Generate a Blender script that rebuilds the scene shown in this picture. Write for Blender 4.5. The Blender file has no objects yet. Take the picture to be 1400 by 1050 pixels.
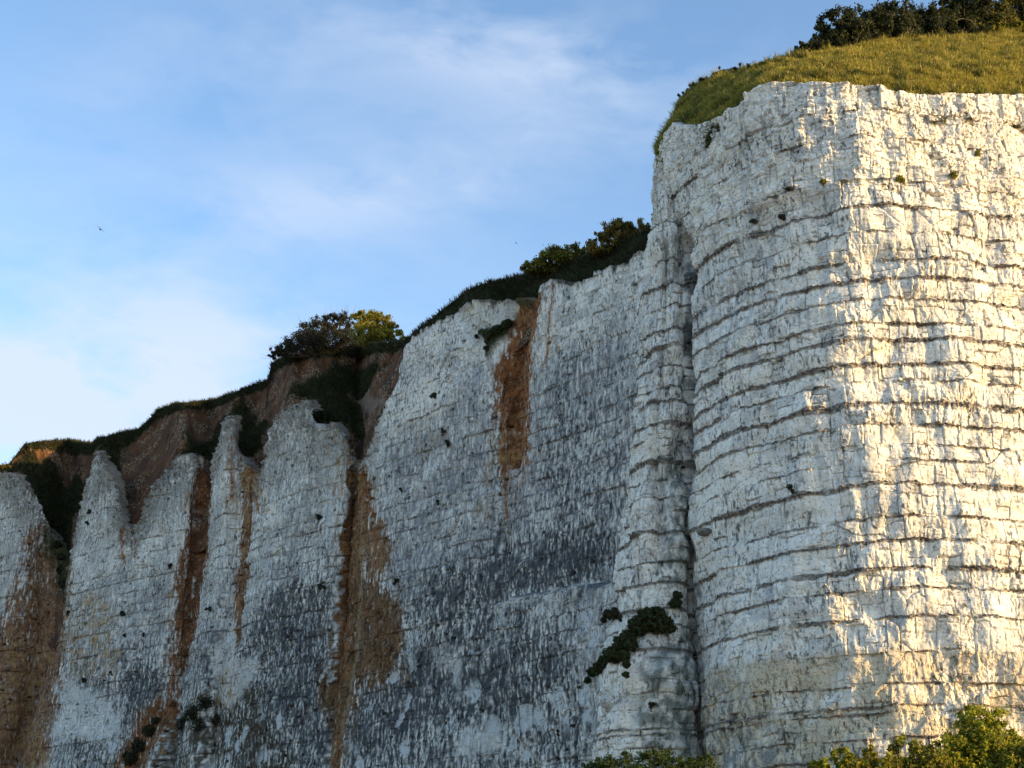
import bpy, math, random
import numpy as np
R = math.radians
# ------------------------------------------------------------------ camera, world, sun
PITCH = R(20.7); FPX = 1923.0; EYE = 1.7
CP, SP = math.cos(PITCH), math.sin(PITCH)
SUN_DIR = np.array((0.917, -0.398)); SUN_DIR = SUN_DIR / np.linalg.norm(SUN_DIR)
SUN_EL = R(12.0)
C = bpy.context.scene.collection
cam = bpy.data.cameras.new('camera'); cam.sensor_width = 36; cam.lens = FPX / 1400 * 36
cam.clip_end = 6000; cam.clip_start = 0.3
camo = bpy.data.objects.new('camera', cam); C.objects.link(camo)
camo.location = (0, 0, EYE); camo.rotation_euler = (R(90) + PITCH, 0, 0)
bpy.context.scene.camera = camo
vs = bpy.context.scene.view_settings
vs.view_transform = 'Standard'; vs.look = 'None'; vs.gamma = 1; vs.exposure = 1.22
bpy.context.scene.cycles.max_bounces = 5
bpy.context.scene.cycles.transparent_max_bounces = 4

def pix_dir(px, py):
    u = (px - 700) / FPX; v = (525 - py) / FPX
    return np.array((u, CP - v * SP, SP + v * CP))
sl = bpy.data.lights.new('sun', 'SUN'); sl.energy = 3.9; sl.angle = R(0.6); sl.color = (1.0, 0.655, 0.26)
slo = bpy.data.objects.new('sun', sl); C.objects.link(slo)
from mathutils import Vector
slo.rotation_euler = Vector((SUN_DIR[0], SUN_DIR[1], math.tan(SUN_EL))).to_track_quat('Z', 'Y').to_euler()
slo.location = (60, 20, 80)

world = bpy.data.worlds.new('World'); bpy.context.scene.world = world; world.use_nodes = True
nt = world.node_tree; N = nt.nodes; L = nt.links; N.clear()
def mnode(nt, op, a, b=None, c=None, clamp=False):
    n = nt.nodes.new('ShaderNodeMath'); n.operation = op; n.use_clamp = clamp
    for i, q in enumerate((a, b, c)):
        if q is None: continue
        if isinstance(q, (int, float)): n.inputs[i].default_value = q
        else: nt.links.new(q, n.inputs[i])
    return n.outputs[0]
out = N.new('ShaderNodeOutputWorld'); bg = N.new('ShaderNodeBackground')
sky = N.new('ShaderNodeTexSky'); sky.sky_type = 'NISHITA'; sky.sun_disc = False
sky.sun_elevation = SUN_EL; sky.sun_rotation = math.atan2(SUN_DIR[0], SUN_DIR[1])
sky.air_density = 1.0; sky.dust_density = 0.6; sky.ozone_density = 1.6
bg.inputs['Strength'].default_value = 0.14
tc = N.new('ShaderNodeTexCoord')
def vdot(vec):
    n = N.new('ShaderNodeVectorMath'); n.operation = 'DOT_PRODUCT'
    L.new(tc.outputs['Generated'], n.inputs[0]); n.inputs[1].default_value = tuple(vec); return n.outputs['Value']
def wnoise(scale, stretch, rot, detail=6, seed=0, rough=0.55):
    mp = N.new('ShaderNodeMapping'); mp.inputs['Rotation'].default_value = rot
    mp.inputs['Scale'].default_value = stretch; mp.inputs['Location'].default_value = (seed, seed * .7, 0)
    L.new(tc.outputs['Generated'], mp.inputs['Vector'])
    n = N.new('ShaderNodeTexNoise'); n.inputs['Scale'].default_value = scale; n.inputs['Detail'].default_value = detail
    n.inputs['Roughness'].default_value = rough; n.inputs['Distortion'].default_value = 0.35
    L.new(mp.outputs[0], n.inputs['Vector']); return n.outputs['Fac']
def cloud(px, py, rx, ry, rotdeg, gain):
    d = pix_dir(px, py); d /= np.linalg.norm(d)
    r = np.array((d[1], -d[0], 0)); r /= np.linalg.norm(r); u = np.cross(r, d)
    c, s = math.cos(R(rotdeg)), math.sin(R(rotdeg))
    e1 = (c * r + s * u) / (rx / FPX); e2 = (-s * r + c * u) / (ry / FPX)
    a = vdot(e1); b = vdot(e2)
    f = vdot(d)
    q = mnode(nt, 'ADD', mnode(nt, 'MULTIPLY', a, a), mnode(nt, 'MULTIPLY', b, b))
    g = mnode(nt, 'EXPONENT', mnode(nt, 'MULTIPLY', q, -1.0))
    g = mnode(nt, 'MULTIPLY', g, mnode(nt, 'GREATER_THAN', f, 0.0))
    return mnode(nt, 'MULTIPLY', g, gain)
blobs = [cloud(60, 520, 290, 72, -3, 1.35), cloud(300, 450, 260, 60, -12, .4), cloud(720, 65, 230, 70, -10, .62), cloud(520, 190, 480, 150, 8, .16), cloud(880, 120, 120, 60, -20, .2),
         cloud(560, 250, 330, 60, 12, .38), cloud(330, 60, 300, 80, 25, .22), cloud(-400, 560, 500, 110, 0, 1.0),
         cloud(1700, 200, 500, 90, 10, .9), cloud(420, 430, 420, 120, -8, .30), cloud(20, 600, 260, 60, 0, .5)]
tot = blobs[0]
for b_ in blobs[1:]: tot = mnode(nt, 'ADD', tot, b_)
n1 = wnoise(5.0, (1.0, 1.0, 2.6), (0, R(14), 0), 8, 1.3)
n2 = wnoise(16.0, (1.0, 1.0, 2.2), (0, R(-25), 0), 6, 5.1)
nn = mnode(nt, 'ADD', mnode(nt, 'MULTIPLY', n1, .7), mnode(nt, 'MULTIPLY', n2, .3))
nm = N.new('ShaderNodeMapRange'); L.new(nn, nm.inputs[0]); nm.inputs[1].default_value = .38; nm.inputs[2].default_value = .58
cm = mnode(nt, 'MULTIPLY', tot, nm.outputs[0])
cm = mnode(nt, 'MINIMUM', cm, .86)
mx = N.new('ShaderNodeMix'); mx.data_type = 'RGBA'
tint = N.new('ShaderNodeVectorMath'); tint.operation = 'MULTIPLY'; L.new(sky.outputs[0], tint.inputs[0]); tint.inputs[1].default_value = (.99, 1.07, 1.15)
L.new(cm, mx.inputs['Factor']); L.new(tint.outputs[0], mx.inputs['A']); mx.inputs['B'].default_value = (2.35, 2.65, 3.2, 1)
L.new(mx.outputs['Result'], bg.inputs['Color']); L.new(bg.outputs[0], out.inputs[0])

# ------------------------------------------------------------------ numpy noise
M32 = np.uint32
def hsh(ix, iy, seed):
    h = (ix.astype(np.int64) & 0xffffffff).astype(M32) * M32(0x85ebca6b)
    h ^= (iy.astype(np.int64) & 0xffffffff).astype(M32) * M32(0xc2b2ae35)
    if isinstance(seed, np.ndarray): h ^= ((seed.astype(np.int64) * 0x27d4eb2f) & 0xffffffff).astype(M32)
    else: h ^= M32((int(seed) * 0x27d4eb2f) & 0xffffffff)
    h ^= h >> M32(15); h *= M32(0x2c1b3c6d); h ^= h >> M32(12); h *= M32(0x297a2d39); h ^= h >> M32(15)
    return h
def rnd(ix, iy, seed): return hsh(ix, iy, seed).astype(np.float32) * np.float32(1 / 4294967296.0)
def pn(x, y, seed=0):
    """gradient noise about -1..1"""
    x, y = np.broadcast_arrays(np.asarray(x, np.float64), np.asarray(y, np.float64))
    x0 = np.floor(x); y0 = np.floor(y); fx = (x - x0).astype(np.float32); fy = (y - y0).astype(np.float32)
    ix = x0.astype(np.int64); iy = y0.astype(np.int64)
    def g(i, j):
        a = rnd(ix + i, iy + j, seed) * np.float32(6.2831853)
        return np.cos(a) * (fx - i) + np.sin(a) * (fy - j)
    u = fx * fx * fx * (fx * (fx * 6 - 15) + 10); v = fy * fy * fy * (fy * (fy * 6 - 15) + 10)
    a = g(0, 0); b = g(1, 0); c = g(0, 1); d = g(1, 1)
    return (a + (b - a) * u + (c - a) * v + (a - b - c + d) * u * v) * 1.5
def fbm(x, y, oct=4, seed=0, gain=.5, lac=2.03):
    s = 0; a = 1; t = 0
    for o in range(oct):
        s = s + a * pn(x, y, seed + o * 131 if not isinstance(seed, np.ndarray) else seed + o * 131); t += a
        x = x * lac; y = y * lac; a *= gain
    return s / t * 1.25
def vor(x, y, seed=0, sq=False):
    """cell noise: F1, F2, cell randoms r1 r2 r3, offset to the cell centre"""
    x0 = np.floor(x).astype(np.int64); y0 = np.floor(y).astype(np.int64)
    f1 = np.full(x.shape, 9., np.float32); f2 = f1.copy()
    r1 = np.zeros_like(f1); r2 = r1.copy(); r3 = r1.copy(); dx = r1.copy(); dy = r1.copy()
    for i in (-1, 0, 1):
        for j in (-1, 0, 1):
            cx, cy = x0 + i, y0 + j
            a = rnd(cx, cy, seed); b = rnd(cx, cy, seed + 77)
            ex = (x - cx - a).astype(np.float32); ey = (y - cy - b).astype(np.float32)
            ax, ay = ex * ex, ey * ey; d = np.sqrt(np.sqrt(ax * ax + ay * ay)) if sq else np.sqrt(ax + ay)
            near = d < f1
            f2 = np.where(near, f1, np.minimum(f2, d))
            r1 = np.where(near, rnd(cx, cy, seed + 11), r1)
            r2 = np.where(near, rnd(cx, cy, seed + 12), r2); r3 = np.where(near, rnd(cx, cy, seed + 13), r3)
            dx = np.where(near, ex, dx); dy = np.where(near, ey, dy)
            f1 = np.where(near, d, f1)
    return f1, f2, r1, r2, r3, dx, dy
def cell1(x, seed):
    i = np.floor(x).astype(np.int64); z0 = i * 0
    b = lambda q: q + .08 + .84 * rnd(q, z0, seed)
    i = np.where(x < b(i), i - 1, i); l = b(i); h = b(i + 1)
    return i, ((x - l) / (h - l)).astype(np.float32), np.minimum(x - l, h - x).astype(np.float32)
def brick(x, y, seed):
    i, u, e1 = cell1(x, seed); sd = seed + i * 31; j, v, e2 = cell1(y, sd)
    return np.minimum(e1, e2 * 1.2), rnd(i, j, seed + 11), rnd(i, j, seed + 12), rnd(i, j, seed + 13), u - .5, v - .5
def ss(a, b, x):
    t = np.clip((x - a) / (b - a), 0, 1); return t * t * (3 - 2 * t)
def mix(c, c2, m):
    return c + (np.asarray(c2, np.float32) - c) * m[..., None]
def spline(pts, n=40):
    p = np.array(pts, float); p = np.vstack([2 * p[0] - p[1], p, 2 * p[-1] - p[-2]]); o = []
    t = np.linspace(0, 1, n, endpoint=False)[:, None]
    for i in range(1, len(p) - 2):
        a, b, c, d = p[i - 1:i + 3]
        o.append(.5 * ((2 * b) + (-a + c) * t + (2 * a - 5 * b + 4 * c - d) * t ** 2 + (-a + 3 * b - 3 * c + d) * t ** 3))
    return np.vstack(o + [p[-2][None]])

# ------------------------------------------------------------------ photograph pixel <-> world
def proj(x, y, z):
    d = y * CP + (z - EYE) * SP; v = (-y * SP + (z - EYE) * CP) / d
    return 700 + FPX * x / d, 525 - FPX * v, d
def z_at(y, a, poly):
    """height of the vertical line at azimuth a (x/y), depth y where it meets a skyline given as photo points"""
    px = 700 + a * FPX * CP
    for _ in range(8):
        py = np.interp(px, poly[:, 0], poly[:, 1]); v = (525 - py) / FPX
        px = 700 + a * FPX * (CP - v * SP)
    return EYE + y * (SP + v * CP) / (CP - v * SP), (SP + v * CP) / (CP - v * SP)

# ------------------------------------------------------------------ mesh helpers
def tag(o, label=None, cat=None, group=None, kind=None):
    for k, v in (('label', label), ('category', cat), ('group', group), ('kind', kind)):
        if v: o[k] = v
    return o
def mesh_obj(name, V, F, mat, parent=None, col=None, smooth=True, nper=4):
    me = bpy.data.meshes.new(name)
    V = np.ascontiguousarray(V, np.float32); F = np.ascontiguousarray(F, np.int32).reshape(-1, nper)
    me.vertices.add(len(V)); me.vertices.foreach_set('co', V.ravel())
    me.loops.add(F.size); me.loops.foreach_set('vertex_index', F.ravel())
    me.polygons.add(len(F)); me.polygons.foreach_set('loop_start', np.arange(0, F.size, nper, dtype=np.int32))
    me.polygons.foreach_set('use_smooth', np.full(len(F), smooth))
    me.update(calc_edges=True)
    if col is not None:
        a = me.color_attributes.new('Col', 'FLOAT_COLOR', 'POINT')
        c = np.ones((len(V), 4), np.float32); c[:, :3] = col; a.data.foreach_set('color', c.ravel())
    me.materials.append(mat)
    o = bpy.data.objects.new(name, me); C.objects.link(o)
    if parent: o.parent = parent
    return o
def grid_faces(n, m, keep=None):
    i = np.arange(n * m).reshape(n, m)
    f = np.stack([i[:-1, :-1], i[1:, :-1], i[1:, 1:], i[:-1, 1:]], -1)
    if keep is not None: f = f[keep[:-1, :-1] & keep[1:, :-1] & keep[1:, 1:] & keep[:-1, 1:]]
    return f.reshape(-1, 4)

# ------------------------------------------------------------------ materials
def new_mat(name):
    m = bpy.data.materials.new(name); m.use_nodes = True
    return m, m.node_tree, m.node_tree.nodes['Principled BSDF']
def surf_mat(name, rough=.95, s1=2.2, s2=9.0, var=.16, bump=.35, dist=.05, spec=.15):
    m, t, b = new_mat(name)
    at = t.nodes.new('ShaderNodeAttribute'); at.attribute_name = 'Col'
    tcn = t.nodes.new('ShaderNodeTexCoord')
    fac = []
    for s, dt in ((s1, 5), (s2, 6)):
        n = t.nodes.new('ShaderNodeTexNoise'); n.inputs['Scale'].default_value = s; n.inputs['Detail'].default_value = dt
        n.inputs['Roughness'].default_value = .65; t.links.new(tcn.outputs['Object'], n.inputs['Vector']); fac.append(n.outputs['Fac'])
    s = mnode(t, 'MULTIPLY_ADD', mnode(t, 'ADD', fac[0], fac[1]), var * 2, 1 - var * 2)
    v = t.nodes.new('ShaderNodeVectorMath'); v.operation = 'SCALE'
    t.links.new(at.outputs['Color'], v.inputs[0]); t.links.new(s, v.inputs['Scale'])
    t.links.new(v.outputs[0], b.inputs['Base Color'])
    bu = t.nodes.new('ShaderNodeBump'); bu.inputs['Strength'].default_value = bump; bu.inputs['Distance'].default_value = dist
    t.links.new(fac[1], bu.inputs['Height']); t.links.new(bu.outputs[0], b.inputs['Normal'])
    b.inputs['Roughness'].default_value = rough; b.inputs['Specular IOR Level'].default_value = spec
    return m
def leaf_mat(name, trans=.35):
    m, t, b = new_mat(name)
    at = t.nodes.new('ShaderNodeAttribute'); at.attribute_name = 'Col'
    t.links.new(at.outputs['Color'], b.inputs['Base Color']); b.inputs['Roughness'].default_value = .6
    b.inputs['Specular IOR Level'].default_value = .25
    tr = t.nodes.new('ShaderNodeBsdfTranslucent'); t.links.new(at.outputs['Color'], tr.inputs['Color'])
    mx = t.nodes.new('ShaderNodeMixShader'); mx.inputs[0].default_value = trans
    t.links.new(b.outputs[0], mx.inputs[1]); t.links.new(tr.outputs[0], mx.inputs[2])
    t.links.new(mx.outputs[0], t.nodes['Material Output'].inputs['Surface'])
    return m
M_CHALK = surf_mat('chalk')
def flecks(m):
    t = m.node_tree; v = [l for l in t.links if l.to_socket.name == 'Base Color'][0].from_socket
    tcn = t.nodes.new('ShaderNodeTexCoord'); mp = t.nodes.new('ShaderNodeMapping'); mp.inputs['Scale'].default_value = (1, 1, .38)
    t.links.new(tcn.outputs['Object'], mp.inputs['Vector'])
    def nz(sc_, dt, lo, hi, vec):
        n = t.nodes.new('ShaderNodeTexNoise'); n.inputs['Scale'].default_value = sc_; n.inputs['Detail'].default_value = dt; n.inputs['Roughness'].default_value = .6
        t.links.new(vec, n.inputs['Vector']); r_ = t.nodes.new('ShaderNodeMapRange'); r_.inputs[1].default_value = lo; r_.inputs[2].default_value = hi
        t.links.new(n.outputs['Fac'], r_.inputs[0]); return r_.outputs[0]
    a = nz(4.5, 5, .53, .60, mp.outputs[0]); b = nz(.45, 3, .40, .58, tcn.outputs['Object']); f = mnode(t, 'MULTIPLY', mnode(t, 'MULTIPLY', a, b), .74)
    c = nz(7., 3, .60, .65, tcn.outputs['Object']); f = mnode(t, 'MAXIMUM', f, mnode(t, 'MULTIPLY', c, .6))
    s = mnode(t, 'SUBTRACT', 1.0, f); sv = t.nodes.new('ShaderNodeVectorMath'); sv.operation = 'SCALE'
    t.links.new(v, sv.inputs[0]); t.links.new(s, sv.inputs['Scale']); t.links.new(sv.outputs[0], t.nodes['Principled BSDF'].inputs['Base Color'])
flecks(M_CHALK)
M_CLAY = surf_mat('clay', s1=3, s2=14, var=.2, bump=.6)
M_SOIL = surf_mat('turf_soil', s1=3, s2=14, var=.25, bump=.6)
M_BEACH = surf_mat('shingle', s1=.4, s2=7, var=.25, bump=.5)
M_LEAF = leaf_mat('leaf', .45); M_GRASS = leaf_mat('grass_blade', .3); M_BARK = surf_mat('bark', s1=8, s2=30, var=.2)

WHITE = (.77, .735, .67); CREAM = (.60, .52, .38); GREY = (.34, .35, .36); FLINT = (.085, .075, .068)
ALGAE = (.058, .060, .064); RUST = (.24, .09, .028); OCHRE = (.40, .27, .12); BROWN = (.105, .070, .040)
CLAYC = (.110, .050, .026); GREEN = (.030, .040, .014)

# ------------------------------------------------------------------ sheets (plan curve x height)
class Sheet:
    def __init__(s, plan, ds, closed=False):
        p = spline(plan); d = np.r_[0, np.cumsum(np.hypot(*np.diff(p, axis=0).T))]
        s.S = np.arange(0, d[-1], ds); s.x = np.interp(s.S, d, p[:, 0]); s.y = np.interp(s.S, d, p[:, 1])
        tx = np.gradient(s.x, s.S); ty = np.gradient(s.y, s.S)
        k = max(3, int(.8 / ds)); ker = np.hanning(k + 2)[1:-1]; ker /= ker.sum()
        pad = lambda a: np.convolve(np.pad(a, k, mode='edge'), ker, 'same')[k:-k]
        tx, ty = pad(tx), pad(ty); l = np.hypot(tx, ty)
        s.nx, s.ny = ty / l, -tx / l        # outward = right of travel (left to right across the picture)
    def base(s, sel, w, zc, outf):
        """point arrays for columns sel and vertical parameter w; rock folds back over zc"""
        over = np.clip(w - zc, 0, s.fold); z = np.minimum(w, zc) + s.foldrise * over
        o = outf(s.S[sel], np.minimum(w, zc)) - over
        return s.x[sel] + s.nx[sel] * o, s.y[sel] + s.ny[sel] * o, z
    def table(s, zc, outf, z0, z1):
        i = np.arange(0, len(s.S), 4)[:, None]; w = np.arange(z0, z1, .3)[None, :]
        x, y, z = s.base(i, w, zc[i], outf); px, py, d = proj(x, y, z)
        ok = (w < zc[i] + .3)
        s.tab = [np.where(ok, px, 1e6), py, d, np.broadcast_to(s.S[i], px.shape), np.broadcast_to(w, px.shape), x, y, z]
    def at(s, px, py):
        t = s.tab; c = (t[0] - px) ** 2 + (t[1] - py) ** 2 + .6 * t[2]
        k = np.unravel_index(np.argmin(c), c.shape); return [q[k] for q in t]
    def poly(s, pts): return np.array([s.at(*p)[3:5] for p in pts])

def pmask(s, w, P, soft=.5, warp=None):
    """soft mask of a polygon P given in surface metres"""
    lo = P.min(0) - 3 * soft - 3; hi = P.max(0) + 3 * soft + 3
    m = np.zeros(s.shape, np.float32)
    sel = (s > lo[0]) & (s < hi[0]) & (w > lo[1]) & (w < hi[1])
    if not sel.any(): return m
    x, y = s[sel], w[sel]
    if warp is not None: x = x + warp[0][sel]; y = y + warp[1][sel]
    ins = np.zeros(x.shape, bool); dist = np.full(x.shape, 1e9)
    n = len(P)
    for i in range(n):
        (x0, y0), (x1, y1) = P[i], P[(i + 1) % n]
        c = ((y0 > y) != (y1 > y)) & (x < (x1 - x0) * (y - y0) / ((y1 - y0) if y1 != y0 else 1e-9) + x0)
        ins ^= c
        l2 = (x1 - x0) ** 2 + (y1 - y0) ** 2 + 1e-9
        t = np.clip(((x - x0) * (x1 - x0) + (y - y0) * (y1 - y0)) / l2, 0, 1)
        dist = np.minimum(dist, np.hypot(x - x0 - t * (x1 - x0), y - y0 - t * (y1 - y0)))
    sd = np.where(ins, dist, -dist)
    m[sel] = ss(-soft, soft, sd); return m
def lmask(s, w, P, r):
    """gaussian mask round a polyline with radius r in metres"""
    dist = np.full(s.shape, 1e9)
    for (x0, y0), (x1, y1) in zip(P[:-1], P[1:]):
        l2 = (x1 - x0) ** 2 + (y1 - y0) ** 2 + 1e-9
        t = np.clip(((s - x0) * (x1 - x0) + (w - y0) * (y1 - y0)) / l2, 0, 1)
        dist = np.minimum(dist, np.hypot(s - x0 - t * (x1 - x0), w - y0 - t * (y1 - y0)))
    return np.exp(-(dist / r) ** 2)

def chalk(s, z, seams, zt, zb, amp=1., seed=0, seamgain=1., blocky=1., speck=0., flute=1.):
    """relief and pigment of bedded chalk at surface metres s, height z.  zt = where the upper rubbly beds begin, zb = lower hackly beds end"""
    sz = np.array([q[0] for q in seams]); st = np.array([q[1] for q in seams])
    o = np.argsort(sz); sz, st = sz[o], st[o]
    wig = .16 * pn(s / 4.5, z * .02, seed + 5) + .07 * pn(s / .9, z * .05, seed + 6)
    zz = z + wig
    bed = np.searchsorted(sz, zz); lo = sz[np.clip(bed - 1, 0, len(sz) - 1)]; hi = sz[np.clip(bed, 0, len(sz) - 1)]
    lower = np.abs(zz - lo) < np.abs(zz - hi); k = np.where(lower, np.clip(bed - 1, 0, len(sz) - 1), np.clip(bed, 0, len(sz) - 1))
    dz = zz - sz[k]; strength = st[k] * seamgain
    b = np.clip((zz - lo) / np.maximum(hi - lo, .3), 0, 1)
    top = ss(zt - 1, zt + 1.5, z); bot = ss(zb + .4, zb - .2, z)
    bs = bed.astype(np.int64) * 7 + seed
    # warped coordinates
    ws = s + .13 * fbm(s / 1.2, z / 1.6, 3, seed + 21); wz = z + .15 * fbm(s / 1.3, z / 1.3, 3, seed + 22)
    rb = rnd(bed, bed * 0 + 3, seed + 4)
    A = (.30 + .72 * ss(-.25, .45, fbm(s / 4.5, z / 3.2, 3, seed + 7))) * (.7 + .6 * rb) + .35 * top + .15 * bot
    j1, j2, p1, p2, p3, jx, jy = vor(ws / 3.4, wz / 3.6, bs + 900, True)
    d = .28 * (p1 - .5) + .30 * (p2 - .5) * jx - .06 * ss(.05, .0, j2 - j1)
    d += .55 * fbm(s / 8, z / 11, 3, seed + 1) + .16 * fbm(s / 2.4, z / 3.2, 3, seed + 2)
    be, r1, r2, r3, ex, ey = brick(ws / .95, wz / 1.5, bs)
    d += A * blocky * (.34 * (r1 - .5) + .42 * (r2 - .5) * ex + .2 * (r3 - .5) * ey)
    crack = ss(.07, .0, be) * ss(-.35, .1, pn(s / 1.2, z / 1.2, seed + 8)); d -= .12 * blocky * crack * (1 - .4 * bot)
    g1, g2, q1, q2, q3, ex, ey = vor(ws / .38 + .2 * r2, wz / .62, bs + 500, True)
    a2 = A * (1 + .3 * top + .4 * bot)
    d += a2 * blocky * (.085 * (q1 - .5) + .19 * (q2 - .5) * ex + .12 * (q3 - .5) * ey)
    d -= .05 * ss(.10, .0, g2 - g1) * a2
    # vertical flutes broken at each bed
    fl = 1 - np.abs(pn(ws / .55, z / 2.6, bs + 3)) * 2
    d += flute * A * .07 * fl * (1 - .5 * top) + flute * A * .05 * (1 - np.abs(pn(ws / .27, z / .9, bs + 9)) * 2)
    # scalloped fracture surfaces in patches
    pat = ss(.05, .35, pn(s / 2.2, z / 1.5, bs + 15))
    d += pat * .03 * (1 - 2 * np.abs(pn(ws / .3 + wz / .5, wz / .34, seed + 33)))
    d += .022 * fbm(s / .3, z / .25, 3, seed + 41)
    # rubbly top zone : short ledges
    ridge = pn(s / .75, zz / .26, seed + 51)
    d += (.10 * top + .03) * (ss(-.1, .5, ridge) - .5)
    d += .06 * (b - .5)
    # flint seams
    pres = ss(.0, .45, strength + .85 * pn(s / 2.1, k * 3.7, seed + 61) + .35 * pn(s / .5, k * 5.1, seed + 62) - .17)
    th = .06 + .135 * strength ** 2 * np.clip(1 + .7 * pn(s / .6, k * 2.3, seed + 63) + .8 * pn(s / 2.6, k * 3.1, seed + 68), .25, 2.2)
    seam = ss(th, th * .6, np.abs(dz + .07 * pn(s / .28, z / .3, seed + 65))) * pres
    knob = ss(-.15, .5, pn(s / .19, z / .13, seed + 64))
    nearby = np.exp(-(dz / .22) ** 2)
    d -= .09 * nearby * (.35 + .65 * pres) * np.clip(strength + .3, 0, 1)
    d += seam * (.08 + .16 * knob * ss(-.3, .3, pn(s / .55, k * 4.1, seed + 66)))
    lone = ss(.55 , .70, pn(s / .26, z / .10, seed + 71)) * ss(-.1, .5, pn(s / 3.0, z / 1.2, seed + 72) + .5 * nearby * strength + .5 * top)
    d += .07 * lone
    col = np.empty(s.shape + (3,), np.float32); col[:] = WHITE
    t1 = fbm(s / 3.5, z / 1.4, 4, seed + 81); col = mix(col, CREAM, .30 * ss(-.2, .6, t1) + .45 * ss(.1, .7, pn(s / 9, zz / .9, bs + 82)) * .5)
    gr = ss(.0, .6, fbm(ws / .8, z / 2.6, 4, seed + 83) + .25 * pn(s / 6, z / 6, seed + 84))
    col = mix(col, GREY, .50 * gr)
    col = mix(col, GREY, .45 * (r3 > .82) * ss(-.2, .3, pn(s / 7, z / 7, seed + 85)))
    col = mix(col, (.55, .45, .30), .8 * bot * ss(-.7, .2, fbm(s / 2, z / 2, 3, seed + 90)))
    if speck:
        v1 = fbm(s / .2, z / .42, 4, seed + 95, .65); v2 = pn(s / 3.5, z / 4.5, seed + 96)
        col = mix(col, (.20, .215, .23), speck * ss(-.05, .55, v1 + .45 * v2)); col = mix(col, (.06, .065, .07), speck * .8 * ss(.38, .6, fbm(s / .3, z / .4, 3, seed + 97, .6)))
    ck = np.clip(crack * ss(-.15, .35, pn(s / 1.4, z / 1.4, seed + 88)) + .7 * ss(.08, .0, g2 - g1) * ss(.0, .45, pn(s / 1.1, z / 1.3, seed + 89)), 0, 1)
    col = mix(col, (.20, .20, .20), .7 * ck)
    dirt = ss(.35, .6, pn(s / .17, z / .32, seed + 86)) * ss(-.1, .5, pn(s / 2.5, z / 3.5, seed + 87))
    col = mix(col, (.16, .16, .16), .5 * dirt)
    fc = np.array(FLINT, np.float32) + (np.array((.26, .17, .09), np.float32) - FLINT) * ss(.1, .5, pn(s / .22, z / .12, seed + 67))[..., None]
    col = col + (fc - col) * np.clip(seam * (.75 + .25 * knob), 0, 1)[..., None]; col = mix(col, (.16, .13, .10), .8 * lone)  # lone dashes: loose flints, plus short ledge shadows painted into the top beds
    return amp * d, col

def zpix(px, py, a=None, y=None):
    v = (525 - py) / FPX; return EYE + y * (SP + v * CP) / (CP - v * SP)
SE = [(150, .45), (189, .35), (247, .5), (285, .95), (318, .5), (355, .95), (381, .95), (409, .75), (442, .7), (464, 1.0), (498, .9),
      (521, .5), (553, 1.1), (581, .75), (609, .45), (631, .45), (664, 1.05), (709, .6), (741, .7), (779, .95), (806, .6),
      (845, .75), (892, .15), (936, .35), (966, .6), (975, .5), (1010, .35), (1040, .5)]
SEAMS = [(zpix(1188, p, y=80.3), q) for p, q in SE]
ZTOP = zpix(0, 283, y=80.3); ZBOT = zpix(0, 893, y=80.3)

def build_sheet(S, name, zc, outf, z0, dz, paint, seams=SEAMS, **kw):
    w = np.arange(z0, zc.max() + S.fold, dz)[None, :]
    i = np.arange(len(S.S))[:, None]
    x, y, z = S.base(i, w, zc[i], outf)
    s2 = np.broadcast_to(S.S[i], x.shape); w2 = np.broadcast_to(w, x.shape)
    d, col = chalk(s2, w2, seams, **kw)
    d, col = paint(s2, w2, d, col, zc[i])
    nx, ny = S.nx[i], S.ny[i]
    x = x + nx * d; y = y + ny * d
    keep = (w - zc[i]) < S.fold - .01
    V = np.stack([x, y, z], -1).reshape(-1, 3)
    # grid runs left to right (i) and up (j): outward normals
    F = grid_faces(*x.shape, keep=keep)
    o = mesh_obj(name, V, F, M_CHALK, col=col.reshape(-1, 3), smooth=False)
    k = slice(None, None, 3); px, py, dd = proj(x[k, k], y[k, k], z[k, k])
    S.tab = [np.where(keep[k, k], px, 1e6), py, dd, s2[k, k], w2[k, k], x[k, k], y[k, k], z[k, k]]
    return o, (x, y, z)

# ================================================================== HEADLAND
HP = [(13.6, 116), (12.1, 105), (11.3, 98), (11.45, 95.2), (11.9, 92.9), (12.6, 90.9), (13.35, 88.6), (14.6, 85.8),
      (17.6, 82.6), (20.0, 81.2), (23.0, 80.5), (27, 80.6), (31.6, 81.7), (37, 84.0), (44, 88.5)]
H = Sheet(HP, .055); H.fold = 1.6; H.foldrise = .35
HTOP = np.array([(-400, 230), (890, 222), (896, 208), (908, 190), (919, 168), (935, 172), (948, 172), (962, 165), (985, 152), (1010, 142), (1024, 132),
                 (1040, 120), (1060, 114), (1100, 113), (1150, 115), (1200, 119), (1260, 123), (1300, 126), (1350, 128), (1400, 131), (1800, 140)], float)
aH = H.x / H.y
zcH, _ = z_at(H.y, aH, HTOP)
iC = np.argmin(np.abs(H.x - 11.4) + np.abs(H.y - 95.2))
zcH[:iC] = np.minimum(zcH[:iC], zcH[iC] + (H.y[:iC] - H.y[iC]) * .12)
zcH = zcH + .18 * fbm(H.S / 1.1, H.S * 0, 3, 901)
def outH(s, z):
    return np.clip(53 - z, 0, 60) * .016 + 0 * s
H.table(zcH, outH, 4, 62)
stepH = H.at(1025, 210)[3]
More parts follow.
